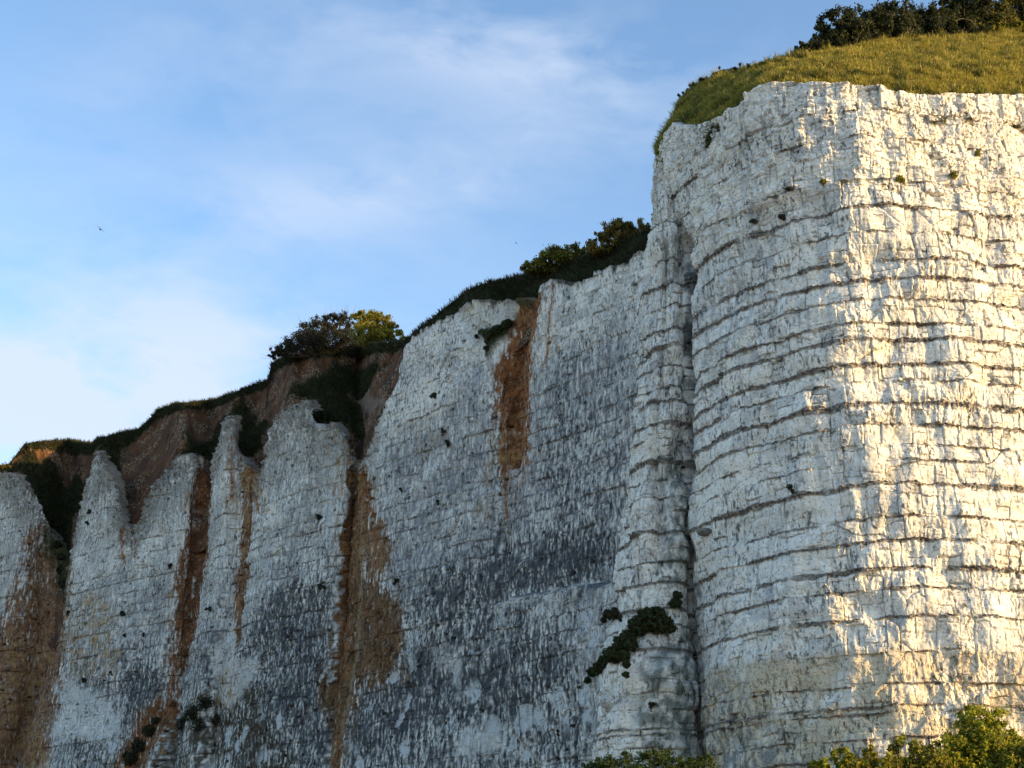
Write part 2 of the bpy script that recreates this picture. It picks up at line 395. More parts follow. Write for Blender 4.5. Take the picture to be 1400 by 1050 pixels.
def paintH(s, w, d, col, zc):
    d = d + .42 * fbm(s / 5.5, w / 6.5, 3, 41) + .30 * fbm(s / 2.0, w / 3.5, 2, 42)
    # vertical joint step left of the nose
    up = ss(-.3, .3, w - H.at(1025, 292)[4])
    d = d + .6 * ss(-.08, .08, s - stepH - .15 * pn(w / 2, s * 0, 3)) * np.exp(-np.clip(s - stepH, 0, 50) / 2.2) * up - .7 * np.exp(-((s - stepH + .12) / .14) ** 2) * up
    col = mix(col, (.10, .10, .10), .75 * np.exp(-((s - stepH + .12 + .1 * pn(w / .8, s * 0, 4)) / .13) ** 2) * up * ss(-.5, .1, pn(w / 1.1, s * 0, 6)))  # groove shade painted as a broken dark line along the joint
    # a lighter, beige band and darker damp foot
    P = H.poly([(936, 930), (1010, 905), (1080, 893), (1160, 888), (1400, 890), (1400, 915), (1160, 906), (1060, 915), (940, 960)])
    wp = (.5 * fbm(s / 2, w / 2, 3, 7), .25 * fbm(s / 1.5, w / 1.5, 3, 8))
    col = mix(col, (.52, .45, .35), .55 * pmask(s, w, P, .3, wp))
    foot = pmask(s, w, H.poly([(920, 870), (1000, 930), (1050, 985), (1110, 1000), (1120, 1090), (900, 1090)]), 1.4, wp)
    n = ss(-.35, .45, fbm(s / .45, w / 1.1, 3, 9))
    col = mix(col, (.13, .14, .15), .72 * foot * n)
    ckp = lmask(s, w, H.poly([(932, 345), (940, 380), (942, 560), (941, 640)]), .34); col = mix(col, (.018, .021, .018), .96 * ckp)  # black shade of the deep upper crack put into the colour
    # grey lichen patches on the shaded flank
    for pts, k in (([(980, 340), (1060, 320), (1075, 460), (1000, 500), (950, 540), (945, 400)], .45),
                   ([(1000, 150), (1100, 130), (1110, 300), (1040, 320), (1000, 330)], .35),
                   ([(1040, 700), (1100, 660), (1100, 800), (990, 830), (970, 730)], .25)):
        m = pmask(s, w, H.poly(pts), 1.2, wp); col = mix(col, (.25, .27, .29), k * m * ss(-.3, .4, fbm(s / .5, w / .9, 3, 10)))
    d = d - 5.5 * lmask(s, w, H.poly([(928, 330), (941, 370), (944, 560), (942, 640)]), .38) - 2.0 * lmask(s, w, H.poly([(941, 640), (940, 760), (939, 1040)]), .5) - .3 * lmask(s, w, H.poly([(915, 290), (932, 320), (943, 360)]), .4)
    # crease beside the rib: mossy, with the crevice shade put into its colour
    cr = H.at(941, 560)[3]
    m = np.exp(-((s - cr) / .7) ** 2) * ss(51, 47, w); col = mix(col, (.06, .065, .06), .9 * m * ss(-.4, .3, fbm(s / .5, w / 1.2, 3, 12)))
    return d, col
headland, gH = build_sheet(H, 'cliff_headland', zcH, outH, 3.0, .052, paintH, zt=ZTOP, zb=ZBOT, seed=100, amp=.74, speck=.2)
tag(headland, 'tall rounded white chalk headland with dark flint bands, its right side sunlit', 'cliff', kind='structure')

# ================================================================== RIB between headland and wall
class Rib(Sheet):
    pass
RB = Rib([(0, 0), (1, 0)], .5)
ph0 = np.linspace(R(-150), R(125), 4000); X0 = 9.9 + 2.2 * np.sin(ph0); Y0_ = -np.where(np.cos(ph0) > 0, 2.5 * np.cos(ph0), 11 * np.cos(ph0))
S0 = np.r_[0, np.cumsum(np.hypot(np.diff(X0), np.diff(Y0_)))]; RB.S = np.arange(0, S0[-1], .05); phi = np.interp(RB.S, S0, ph0)
RB.fold = 1.2; RB.fold = 1.2; RB.foldrise = 1.6
zk = [3, 10, 15.8, 20.6, 24, 27, 31, 35, 43, 48, 51.5]
XL = [4.6, 5.3, 6.0, 7.0, 7.5, 8.0, 8.7, 9.2, 9.72, 9.85, 10.3]; XR = [12.9, 12.6, 12.3, 12.1, 12.1, 12.1, 12.2, 12.3, 12.5, 12.4, 12.0]
HD = [4.6, 4.4, 3.9, 2.9, 2.6, 2.4, 2.2, 2.2, 2.0, 1.8, 1.2]
def rib_base(sel, w, zc, outf):
    over = np.clip(w - zc, 0, RB.fold); z = np.minimum(w, zc) + .9 * over
    zz = np.minimum(w, zc); xl = np.interp(zz, zk, XL); xr = np.interp(zz, zk, XR); hd = np.interp(zz, zk, HD)
    p = phi[sel]; sh = 1 - .55 * over / RB.fold
    x = (xl + xr) / 2 + (xr - xl) / 2 * np.sin(p) * sh
    c = np.cos(p); y = 93.6 - np.where(c > 0, hd * c, c * 11) * sh
    return x, y, z
RB.base = rib_base; RB.nx = np.sin(phi); RB.ny = -np.cos(phi)
zcR = 48.5 + 2.6 * np.exp(-((phi - .15) / .55) ** 2) + .2 * fbm(RB.S, RB.S * 0, 3, 44)
RB.table(zcR, None, 3, 53)
def paintR(s, w, d, col, zc):
    L1 = RB.poly([(912, 330), (908, 430), (900, 560), (893, 640)])
    d = d - .35 * lmask(s, w, L1, .22)
    L2 = RB.poly([(893, 640), (905, 700), (900, 760)]); d = d - .6 * lmask(s, w, L2, .4)
    L3 = RB.poly([(820, 925), (832, 960), (835, 1010)]); d = d - .9 * lmask(s, w, L3, .35)
    d = d + .55 * fbm(s / 2.6, w / 4.5, 3, 31) + .18 * fbm(s / 1.2, w / 1.6, 2, 32)
    wp = (.6 * fbm(s / 1.5, w / 1.5, 3, 7), .6 * fbm(s / 1.5, w / 1.5, 3, 8))
    for pts, k in (([(900, 320), (935, 330), (940, 410), (905, 400)], .45), ([(905, 620), (945, 600), (945, 830), (900, 800), (910, 700)], .8),
                   ([(900, 880), (950, 850), (950, 1060), (880, 1060), (870, 960)], .85), ([(888, 300), (905, 290), (905, 340), (890, 350)], .3)):
        m = pmask(s, w, RB.poly(pts), .6, wp); col = mix(col, (.10, .115, .10), k * m * ss(-.5, .4, fbm(s / .5, w / .8, 3, 10)))
    col = mix(col, OCHRE, .35 * lmask(s, w, RB.poly([(818, 920), (815, 990), (800, 1040)]), .5))
    return d, col
rib, gR = build_sheet(RB, 'cliff_rib', zcR, None, 3.0, .055, paintR, zt=60, zb=5, seed=300, seamgain=1., amp=.8, speck=.4)
tag(rib, 'narrow white chalk rib standing in the crease left of the big headland', 'cliff', kind='structure')

# ================================================================== WALL
def P_(px, Y, py=760):
    v = (525 - py) / FPX; a = (px - 700) / (FPX * (CP - v * SP)); return (a * Y, Y)
WP = [P_(-120, 199), P_(-40, 187), P_(25, 180.5), P_(70, 182), P_(100, 175), P_(150, 168.5), P_(215, 163.5), P_(250, 160.5),
      P_(275, 161), P_(300, 154), P_(330, 153), P_(375, 147.5), P_(430, 143), P_(468, 140.5), P_(484, 141.5), P_(497, 133.5), P_(520, 130), P_(570, 126), P_(640, 121),
      P_(680, 118.8), P_(705, 118), P_(730, 115.3), P_(790, 111), P_(850, 107), P_(900, 104), P_(990, 101)]
W = Sheet(WP, .085); W.fold = 1.5; W.foldrise = .25
CT = np.array([(-500, 690), (-60, 668), (-10, 652), (10, 645), (24, 655), (35, 668), (50, 678), (60, 700), (70, 725), (80, 760), (88, 800), (94, 785), (100, 735), (110, 690), (119, 655),
      (130, 617), (140, 632), (155, 650), (163, 690), (168, 716), (178, 722), (190, 715), (200, 690), (210, 668), (225, 642), (240, 624), (262, 619),
      (277, 627), (281, 655), (284, 690), (288, 655), (296, 610), (304, 585), (312, 568), (319, 590), (326, 615), (335, 628), (345, 645), (352, 650), (357, 640), (362, 605), (368, 585),
      (378, 566), (395, 554), (420, 547), (427, 560), (415, 585), (416, 605), (431, 583), (458, 580), (470, 592), (478, 610), (487, 628), (498, 634),
      (504, 622), (513, 587), (526, 557), (541, 517), (553, 477), (565, 462), (580, 452), (600, 439), (620, 428), (645, 408), (668, 413), (695, 409),
      (722, 412), (735, 410), (742, 390), (757, 382), (779, 391), (800, 380), (817, 370), (855, 360), (888, 333), (930, 310), (1400, 250)], float)
aW = W.x / W.y
zcW, _ = z_at(W.y, aW, CT)
zcW = zcW + .6 * fbm(W.S / 1.1, W.S * 0, 4, 902, .65) - .5 * ss(.3, .6, pn(W.S / .8, W.S * 0, 903))
def outW(s, z):
    t = np.clip(45 - z, 0, 60)
    return t * .055
W.table(zcW, outW, 3, 62)
ledge = W.poly([(690, 835), (740, 815), (800, 800), (860, 800), (900, 820), (900, 1080), (760, 1080), (700, 960)])
G = {k: W.poly(v) for k, v in dict(
    r1=[(50, 725), (96, 780), (90, 850), (80, 920), (70, 985), (60, 1070), (-60, 1070), (-60, 900), (5, 850), (32, 800)],
    r2=[(272, 640), (287, 650), (287, 700), (280, 780), (268, 855), (252, 931), (226, 1002), (196, 1070), (150, 1070), (188, 982), (214, 955), (226, 900), (240, 855), (246, 779), (258, 707)],
    r3=[(333, 640), (349, 640), (346, 700), (336, 780), (328, 850), (322, 890), (319, 850), (326, 760), (332, 690)],
    r4=[(476, 640), (503, 640), (507, 700), (493, 780), (487, 870), (482, 960), (468, 1070), (452, 1070), (454, 993), (463, 917), (468, 810), (474, 726)],
    b1=[(484, 712), (522, 716), (536, 745), (528, 785), (484, 790)], b2=[(478, 800), (503, 790), (528, 800), (546, 845), (545, 890), (520, 930), (470, 945)],
    b3=[(440, 935), (482, 925), (486, 965), (470, 990), (442, 985)],
    r5=[(700, 455), (684, 500), (677, 540), (680, 577), (685, 610), (691, 634), (718, 630), (724, 590), (720, 524), (728, 486), (738, 448), (736, 412), (712, 406), (702, 430)],
).items()}
lines = {k: W.poly(v) for k, v in dict(
    g1=[(85, 760), (75, 850), (40, 960), (10, 1060)], g2=[(281, 660), (272, 760), (250, 870), (215, 975), (170, 1065)],
    g3=[(342, 650), (333, 780), (324, 880)], g4=[(490, 640), (484, 760), (474, 880), (460, 1040)],
    g5=[(722, 420), (703, 520), (705, 625)], g0=[(176, 725), (172, 790), (168, 860)]).items()}
S0L, S1L = W.at(520, 700)[3] + 1, W.at(500, 700)[3] - 1
def bayL_(s): return ss(S0L, S1L, s)
def paintW(s, w, d, col, zc):
    wp = (.7 * fbm(s / 1.8, w / 3.5, 4, 7), 1.1 * fbm(s / 1.2, w / 3.0, 4, 8))
    for k, dep, r in (('g1', 1.6, 2.2), ('g2', .9, 1.4), ('g3', .5, .5), ('g4', 1.0, .9), ('g5', .9, 1.3), ('g0', .5, 1.0)):
        d = d - dep * lmask(s, w, lines[k], r)
    # standing ledge near the rib
    rimz = ss(4, .5, zc - w); d = d + rimz * np.clip(-.35 - d, 0, 5)
    lm = pmask(s, w, ledge, .35, (wp[0], .4 * fbm(s / 1.0, w / 1.0, 3, 55))); d = d + 1.5 * lm * (1 - .35 * ss(22, 12, w))
    streak = fbm(s / .42, w / 2.6, 4, 61); fine = fbm(s / .2, w / .75, 3, 62); big = fbm(s / 6, w / 5, 3, 63)
    # weathering greys
    def dark(pts, k, soft=2.0, c=ALGAE, lo=-.35, hi=.25, bias=0.):
        nonlocal col
        m = pmask(s, w, W.poly(pts), soft, wp)
        n = ss(lo, hi, .5 * streak + .6 * fine + .2 * big + .25 * fbm(s / .25, w / .3, 3, 64) + bias + (m - 1) * .8)
        col = mix(col, c, k * n * ss(0, .35, m))
    GR = (.19, .195, .205)
    dark([(520, 600), (600, 560), (640, 480), (690, 560), (740, 480), (860, 420), (890, 520), (870, 640), (860, 800), (700, 820), (560, 860), (500, 760)], .88, 2.8, GR, -.6, .4)
    dark([(740, 470), (800, 440), (868, 480), (868, 700), (800, 720), (730, 700)], .6, 2.5, (.10, .10, .105), -.15, .45)
    dark([(100, 800), (300, 760), (500, 740), (880, 700), (880, 1080), (0, 1080)], .75, 3., GR, -.5, .4)
    dark([(60, 880), (300, 850), (500, 860), (840, 900), (840, 1080), (60, 1080)], .75, 3., ALGAE, -.25, .4)
    dark([(366, 600), (430, 570), (455, 600), (470, 700), (465, 860), (345, 860), (375, 760)], .70, 1.6, GR, -.3, .4)
    dark([(180, 640), (240, 620), (278, 630), (262, 720), (200, 730)], .65, 1.5, GR, -.4, .4)
    dark([(-40, 640), (30, 655), (60, 700), (70, 760), (50, 830), (-40, 830)], .5, 2., GR, -.3, .5)
    dark([(100, 640), (135, 620), (165, 660), (165, 730), (100, 750)], .45, 1.2, GR, -.3, .5)
    dark([(760, 520), (850, 600), (868, 660), (860, 780), (800, 800), (740, 780), (730, 640)], .85, 2.0, ALGAE, -.2, .45, -.04)
    dark([(600, 770), (700, 735), (800, 700), (850, 780), (800, 800), (740, 835), (600, 870), (545, 850)], .88, 3.4, ALGAE, -.6, .12)
    dark([(330, 880), (380, 800), (440, 770), (465, 800), (455, 1000), (440, 1080), (300, 1080), (300, 980)], .9, 3., ALGAE, -.6, .15)
    dark([(490, 900), (545, 850), (640, 850), (740, 850), (800, 860), (810, 960), (690, 985), (560, 1020), (480, 1080), (470, 980)], .9, 3., ALGAE, -.6, .12)
    dark([(530, 990), (700, 960), (820, 950), (820, 1080), (520, 1080)], .75, 2., ALGAE, -.3, .4)
    dark([(160, 925), (205, 890), (222, 905), (208, 990), (165, 1000)], .9, 1., ALGAE, -.6, .1)
    dark([(40, 980), (130, 1000), (170, 1080), (20, 1080)], .5, 1.5, ALGAE, -.1, .5)
    dark([(270, 940), (320, 900), (350, 930), (420, 1080), (130, 1080), (170, 1000)], .88, 1.5, (.060, .044, .022), -.5, .3)
    bayL = bayL_(s)
    top_ = ss(8, 1.5, zc - w); col = mix(col, (.20, .19, .17), .75 * top_ * bayL * ss(-.6, .2, .7 * streak + .4 * fine + .4 * big))
    cap = ss(-.5, .3, w - zc + (.9 * bayL + .3) * fbm(s / .7, w / .9, 4, 66)); col = mix(col, (.10, .066, .038), .9 * cap)
    d = d + .6 * bayL * ss(6, 0, zc - w) * fbm(s / .55, w / .8, 4, 67, .6)
    for pts in ([(296, 950), (292, 905), (302, 870), (320, 858), (322, 900), (335, 905), (356, 892), (345, 935), (318, 968)], [(612, 892), (632, 895), (628, 940), (614, 938)], [(592, 886), (608, 884), (606, 908), (597, 906)],
                [(20, 960), (60, 905), (150, 960), (165, 1010), (60, 1010)], [(630, 1000), (700, 985), (690, 1030), (620, 1040)], [(440, 560), (470, 590), (470, 640), (455, 760), (440, 700)]):
        m = pmask(s, w, W.poly(pts), .5, wp) * ss(-.5, 0, fine + .4 * streak); col = mix(col, (.60, .59, .56), .75 * m)
    # fresh white scars
    f1, f2, r1, r2, r3, ex, ey = vor(s / 1.1 + .2 * pn(s, w, 3), w / 1.7 + .2 * pn(s, w, 4), 71)
    scar = (r1 > .86) * ss(.05, .14, f2 - f1) * ss(0, .3, .3 + pn(s / 8, w / 5, 72)); d = d - .10 * scar
    low = ss(27, 22, w); col = mix(col, (.52, .53, .53), .85 * scar * low)
    rim = lmask(s, w, W.poly([(690, 828), (730, 826), (765, 815), (800, 803), (812, 795)]), .38) * ss(-.5, .1, fbm(s / .6, w / .5, 3, 73)); col = mix(col, (.6, .58, .54), .9 * rim)
    col = mix(col, (.27, .255, .22), .5 * bayL_(s) * ss(30, 42, w) * ss(-.5, .4, .5 * streak + .5 * fine + .5 * big))
    # rust
    def rust(P, k, soft, c=RUST, lo=-.5, hi=.2):
        nonlocal col, d
        m = pmask(s, w, P, soft, wp); n = ss(-.40, .25, .85 * streak + .8 * fine + .3 * big + (m - .65) * .95 + (-.25 - lo) * .5)
        c2 = np.array(c, np.float32) * (1 + .9 * fbm(s / .6, w / 1.6, 4, 75))[..., None]; c2 = c2 + (np.array((.36, .30, .22), np.float32) - c2) * (.6 * ss(.3, .6, fbm(s / .3, w / .5, 3, 76)))[..., None]
        col = col + (c2 - col) * (k * n * ss(.03, .3, m))[..., None]
    for k_, kk_ in (('r2', .75), ('r3', .6), ('r4', .8), ('r5', .55), ('b2', .6), ('b1', .6), ('r1', .6)): rust(G[k_], kk_, 3.2 if k_ != 'r3' else 1.5, (.26, .15, .07), -.05, .6)
    rust(G['r1'], .85, 2.6, (.17, .075, .028), -.7, .5); rust(G['r2'], .95, .8, (.16, .068, .027)); rust(G['r3'], .9, .35, (.20, .10, .042)); rust(G['r4'], .97, .5, (.17, .078, .030), -.9, 0)
    rust(G['b1'], .8, 1., (.19, .095, .035)); rust(G['b2'], .92, 1.1, (.12, .060, .024), -.8, 0); rust(G['b3'], .9, 1., (.13, .07, .03), -.8, 0)
    rust(G['r5'], .97, 1.3, (.21, .080, .026), -.9, 0)
    wet = lmask(s, w, W.poly([(497, 690), (492, 800), (484, 900), (474, 1000)]), .35); col = mix(col, (.26, .20, .13), .7 * wet)
    for pts in ([(683, 600), (688, 660), (692, 705)], [(703, 620), (706, 690)], [(716, 630), (714, 660)], [(165, 725), (166, 770)], [(180, 722), (183, 760)], [(758, 390), (752, 460), (750, 490)],
                [(318, 600), (320, 680)], [(345, 640), (352, 700)], [(498, 640), (512, 700), (515, 800)]):
        m = lmask(s + .12 * fine, w, W.poly(pts), .22) * ss(-.6, .0, fine); col = mix(col, (.24, .09, .03), .95 * m)
    # ochre washes
    for pts, k in (([(80, 830), (150, 800), (170, 880), (160, 940), (90, 920)], .75), ([(300, 640), (360, 620), (370, 700), (300, 720)], .5),
                   ([(440, 590), (500, 620), (500, 700), (450, 680)], .55), ([(735, 395), (770, 385), (765, 480), (720, 560), (720, 640), (650, 660), (660, 600), (730, 480)], .38),
                   ([(540, 560), (620, 550), (620, 620), (540, 640)], .25), ([(300, 910), (340, 900), (320, 970), (290, 970)], .7), ([(0, 860), (60, 860), (80, 1060), (0, 1060)], .5),
                   ([(650, 600), (700, 600), (700, 730), (640, 730)], .35), ([(640, 400), (735, 400), (720, 470), (640, 480)], .15), ([(540, 900), (570, 900), (570, 940), (540, 940)], .6)):
        m = pmask(s, w, W.poly(pts), 1.5, wp); n = ss(-.15, .35, .5 * streak + .6 * fbm(s / 1.0, w / 1.0, 3, 77) + (m - 1) * .5)
        col = mix(col, OCHRE, k * n * m); col = mix(col, RUST, k * .9 * ss(.25, .5, fbm(s / .5, w / 1.2, 4, 78)) * m)
    # weathered holes
    f1, f2, r1, r2, r3, ex, ey = vor(s / 2.3, w / 1.9, 91)
    hole = (r1 > .72) * ss(.16, .05, np.hypot(ex * (1 + r2), ey * (1.4 + r3)) + .05 * fine); d = d - .45 * hole; col = mix(col, (.06, .065, .05), .85 * hole)
    # overhung scar beneath the summit of the near bay
    m = pmask(s, w, W.poly([(625, 420), (665, 412), (700, 415), (700, 436), (660, 455), (652, 470), (640, 455)]), .5, wp); d = d - .5 * m; col = mix(col, (.5, .47, .40), .5 * m)
    # turf hanging over the gully head
    for pts, k in (([(650, 456), (665, 447), (688, 440), (703, 440), (698, 455), (684, 465), (672, 478), (668, 490), (662, 485), (664, 470)], 1.), ([(705, 408), (728, 408), (732, 418), (712, 420)], .9)):
        m = pmask(s, w, W.poly(pts), .35, (wp[0] * .4, wp[1] * .4)); d = d + .5 * m; col = mix(col, GREEN, k * m)
    # mossy strip in the left gully, dirty foot
    for pts in ([(62, 700), (90, 790), (88, 830), (72, 800), (60, 740)], [(75, 780), (94, 760), (92, 830), (80, 840)]):
        m = pmask(s, w, W.poly(pts), 1., wp); col = mix(col, GREEN, .85 * m)
    dd = W.poly([(800, 950), (840, 960), (830, 1010), (800, 1000)])
    return d, col
wall, gW = build_sheet(W, 'cliff_wall', zcW, outW, 2.0, .085, paintW, zt=70, zb=-5, seed=500, seamgain=.55, amp=.72, blocky=1., speck=.66, flute=.5)
tag(wall, 'long shaded chalk cliff wall streaked with rust and black algae', 'cliff', kind='structure')

# ================================================================== BANKS behind the chalk rims
def smoothmin(x, v, r):
    o = np.array([v[np.abs(x - q) < r].min() for q in x]); k = np.ones(9) / 9
    return np.convolve(np.pad(o, 4, mode='edge'), k, 'same')[4:-4]
class Grid:
    """surface given as arrays over (column metres s, path metres w)"""
    def __init__(g, x, y, z):
        g.x, g.y, g.z = x, y, z
        ds = np.r_[np.zeros((1, x.shape[1])), np.cumsum(np.hypot(np.diff(x, axis=0), np.diff(y, axis=0)), 0)].mean(1)
        dw = np.c_[np.zeros((x.shape[0], 1)), np.cumsum(np.sqrt(np.diff(x, axis=1) ** 2 + np.diff(y, axis=1) ** 2 + np.diff(z, axis=1) ** 2), 1)]
        g.s = np.broadcast_to(ds[:, None], x.shape).copy(); g.w = dw
        px, py, d = proj(x, y, z); g.tab = [px, py, d, g.s, g.w, x, y, z]
    at = Sheet.at; poly = Sheet.poly
    def normals(g):
        a = np.stack([np.gradient(q, axis=0) for q in (g.x, g.y, g.z)], -1); b = np.stack([np.gradient(q, axis=1) for q in (g.x, g.y, g.z)], -1)
        n = np.cross(a, b); n /= np.linalg.norm(n, axis=-1, keepdims=True) + 1e-9; return n
def grow(name, rng, P, Nn, h, wd, cols, lean=(0, 0, 0), nseg=2, up=.6, mat=None, **kw):
    """tapering blades: P roots, Nn surface normals, h heights, cols colours; one mesh"""
    n = len(P); h = h[:, None]
    d = Nn * (1 - up) + np.array((0, 0, up)) + rng.normal(0, .28, (n, 3)) + np.array(lean); d /= np.linalg.norm(d, axis=1, keepdims=True)
    side = rng.normal(0, 1, (n, 3)); side -= (side * d).sum(1, keepdims=True) * d; side /= np.linalg.norm(side, axis=1, keepdims=True)
    bend = side * 0 + np.cross(d, side) * rng.uniform(-.25, .35, (n, 1)); sw = side * wd[:, None] * .5
    tip = P + d * h + bend * h; mid = P + d * h * .5 + bend * h * .15
    V = np.stack([P - sw, P + sw, mid + sw * .8, mid - sw * .8, tip], 1).reshape(-1, 3)
    b = (np.arange(n) * 5)[:, None]
    F = np.concatenate([b + np.array([0, 1, 2]), b + np.array([0, 2, 3]), b + np.array([3, 2, 4])], 0)
    col = np.repeat(cols, 5, axis=0)
    o = mesh_obj(name, V, F, mat or M_GRASS, col=col, smooth=False, nper=3); tag(o, **kw); return o

aa = np.linspace(aW[8], .118, 1500)
YW = np.interp(aa, aW, W.y + W.ny * 0); ZC = np.interp(aa, aW, zcW)
SK = np.array([(-500, 655), (-60, 645), (0, 638), (12, 634), (25, 618), (33, 607), (60, 603), (95, 602), (128, 607), (134, 600), (160, 592), (190, 586), (205, 572), (215, 560), (240, 552), (300, 545),
      (335, 530), (352, 524), (366, 520), (371, 497), (385, 490), (420, 481), (480, 473), (555, 466), (570, 453), (600, 427), (625, 408), (640, 397), (660, 388), (682, 383), (720, 376),
      (760, 364), (800, 352), (830, 340), (860, 327), (888, 314), (930, 296), (1400, 250)], float)
xs = aa * YW
zlow = smoothmin(xs, ZC, 2.6) - .9; kb = np.hanning(41); kb /= kb.sum(); zlow = np.convolve(np.pad(zlow, 20, mode='edge'), kb, 'same')[20:-20]
ZS, TS = z_at(YW, aa, SK)
pxa = 700 + aa * FPX * .95
k = np.interp(pxa, [-400, 480, 560, 700, 900], [.62, .62, .75, 1.0, 1.0])
Y0 = np.convolve(np.pad(YW, 20, mode='edge'), kb, 'same')[20:-20] + 1.3
# skyline height on the sloping bank
zs = (EYE + TS * (Y0 - k * zlow)) / (1 - k * TS)
zs = np.maximum(zs, zlow + 1.5)
rows = np.r_[np.linspace(-.25, 1, 230), 1 + np.linspace(.004, .02, 3), np.linspace(1.1, 2, 8)]
r = rows[None, :]
rr = np.clip(r, -.3, 1.0)
# clay scarp: gentler below, near-vertical under the turf lip
prof = np.where(rr < .8, rr * .92, .736 + (rr - .8) * .264 / .2 * 1.0)
prof = np.clip(rr, -1, 1)
backf = np.where(rr < .84, rr * 1.08, .907 + (rr - .84) * .58)
backf = np.where(rr < 0, rr * .3, backf)
z = zlow[:, None] + (zs - zlow)[:, None] * prof
bk = (k * (zs - zlow))[:, None] * backf
fl = np.clip(r - 1, 0, 1)
bk = bk + fl * 75; z = z - .9 * ss(.02, 1, fl) + .0
sB = np.r_[0, np.cumsum(np.hypot(np.diff(xs), np.diff(YW)))][:, None] + 0 * r
wB = (zs - zlow)[:, None] * r
rough = np.where(r <= 1, 1, 0) * ss(-.05, .1, rr)
dB = (1.0 * fbm(sB / 3.5, wB / 3.5, 4, 1201) + .38 * fbm(sB / .8, wB / 1.1, 4, 1202) + .07 * fbm(sB / .35, wB / .35, 3, 1203)) * rough
dB = dB * ss(1.0, .9, rr)
Y = Y0[:, None] + bk + dB
GB = Grid(aa[:, None] * Y, Y, z); GB.s = sB * np.ones_like(GB.x); GB.tab[3] = GB.s
cB = np.empty(GB.x.shape + (3,), np.float32); cB[:] = CLAYC
cB = mix(cB, (.050, .030, .020), ss(-.2, .5, fbm(sB / 2.5, wB / 2.5, 4, 1301)))
cB = mix(cB, (.11, .062, .035), .6 * ss(.1, .6, fbm(sB / 3.5, wB / 1.5, 4, 1302)))
f1, f2, r1, r2, r3, ex, ey = vor(sB / .30, wB / .24, 1303)
peb = (r1 > .36) * ss(.38, .24, np.hypot(ex, ey)) * ss(-.25, .3, pn(sB / 3, wB / 2, 1304))
cB = mix(cB, (.36, .27, .17), .85 * peb * (r <= 1))
GB.y -= peb * .07 * (r <= 1)
def shapeB(pts, k=1., soft=.7, c=GREEN):
    global cB, turfm
    m = pmask(GB.s, GB.w, GB.poly(pts), soft, (.9 * fbm(sB / 1.7, wB / 1.7, 3, 1310), .9 * fbm(sB / 1.7, wB / 1.7, 3, 1311)))
    cB = mix(cB, c, k * m); turfm = np.maximum(turfm, m if c is GREEN else 0)
turfm = np.zeros(cB.shape[:2], np.float32)
shapeB([(0, 645), (15, 640), (35, 625), (60, 622), (75, 640), (110, 645), (125, 655), (100, 700), (95, 760), (85, 800), (60, 760), (60, 700), (40, 670), (15, 655)], .97)
shapeB([(135, 602), (165, 592), (195, 590), (185, 605), (160, 615), (168, 650), (155, 650), (140, 625)], .95, .5)
shapeB([(250, 625), (262, 600), (300, 580), (310, 565), (302, 600), (290, 640), (280, 625)], .9, .6)
shapeB([(312, 585), (330, 545), (345, 560), (350, 585), (368, 580), (352, 620), (335, 625), (320, 610)], .97, .6)
shapeB([(390, 552), (410, 530), (440, 512), (480, 500), (520, 500), (505, 530), (480, 540), (475, 570), (470, 590), (440, 580), (415, 610), (400, 640), (410, 600), (430, 560), (420, 545)], .97, .7)
shapeB([(470, 540), (490, 555), (500, 600), (480, 590)], .8, .5)
shapeB([(474, 530), (500, 528), (530, 545), (525, 570), (500, 560), (478, 548)], .6, .5, (.20, .15, .11))
lip = ss(.895, .94, r + .02 * fbm(sB / .6, wB * 0, 3, 1320)) * np.ones_like(cB[..., 0])
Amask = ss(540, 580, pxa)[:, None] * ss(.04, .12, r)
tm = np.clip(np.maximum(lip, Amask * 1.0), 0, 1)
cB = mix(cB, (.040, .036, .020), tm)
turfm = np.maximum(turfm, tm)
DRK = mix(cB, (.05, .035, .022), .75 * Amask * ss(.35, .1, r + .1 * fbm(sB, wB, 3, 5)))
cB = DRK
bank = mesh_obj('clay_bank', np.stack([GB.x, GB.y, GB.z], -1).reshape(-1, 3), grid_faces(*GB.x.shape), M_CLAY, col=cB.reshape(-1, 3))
tag(bank, 'brown flinty clay bank and plateau behind the chalk wall rim', 'terrain', kind='structure')

# headland slope ------------------------------------------------------
aG = np.linspace(.1165, .50, 900)
vis = slice(iC - 40, len(H.S)); ax_ = aH[vis]; yx_ = H.y[vis]; zx_ = zcH[vis]
oi = np.argsort(ax_)
YH = np.array([yx_[np.abs(ax_ - q) < .0012].min() if (np.abs(ax_ - q) < .0012).any() else np.interp(q, ax_[oi], yx_[oi]) for q in aG])
ZH = np.interp(aG * YH, H.x[vis][np.argsort(H.x[vis])], zx_[np.argsort(H.x[vis])])
kk = np.ones(9) / 9; YHs = np.convolve(np.pad(YH, 4, mode='edge'), kk, 'same')[4:-4]
HS = np.array([(-400, 215), (893, 206), (905, 186), (914, 170), (919, 158), (928, 140), (938, 127), (950, 118), (975, 106), (1000, 97), (1030, 90), (1060, 82), (1100, 68), (1150, 58),
               (1190, 55), (1240, 53), (1300, 50), (1400, 40), (1800, -10)], float)
_, TG = z_at(YHs, aG, HS)
kG = np.interp(aG, [.108, .135, .2, .5], [.5, .7, .95, .95])
zb_ = ZH - .05
y0 = YHs + 1.25
zsG = (EYE + TG * (y0 - kG * zb_)) / (1 - kG * TG)
zsG = np.maximum(zsG, zb_ + .4)
rG = np.r_[np.linspace(-.08, 1, 170), np.linspace(1.02, 1.2, 12), np.linspace(1.25, 4, 20)][None, :]
rc = np.clip(rG, -1, 1); ov = np.clip(rG - 1, 0, 3)
z = zb_[:, None] + (zsG - zb_)[:, None] * rc + ov * np.interp(aG, [.11, .2, .3, .5], [.0, .6, 2.2, 3.0])[:, None] - .8 * (rG < -.03)
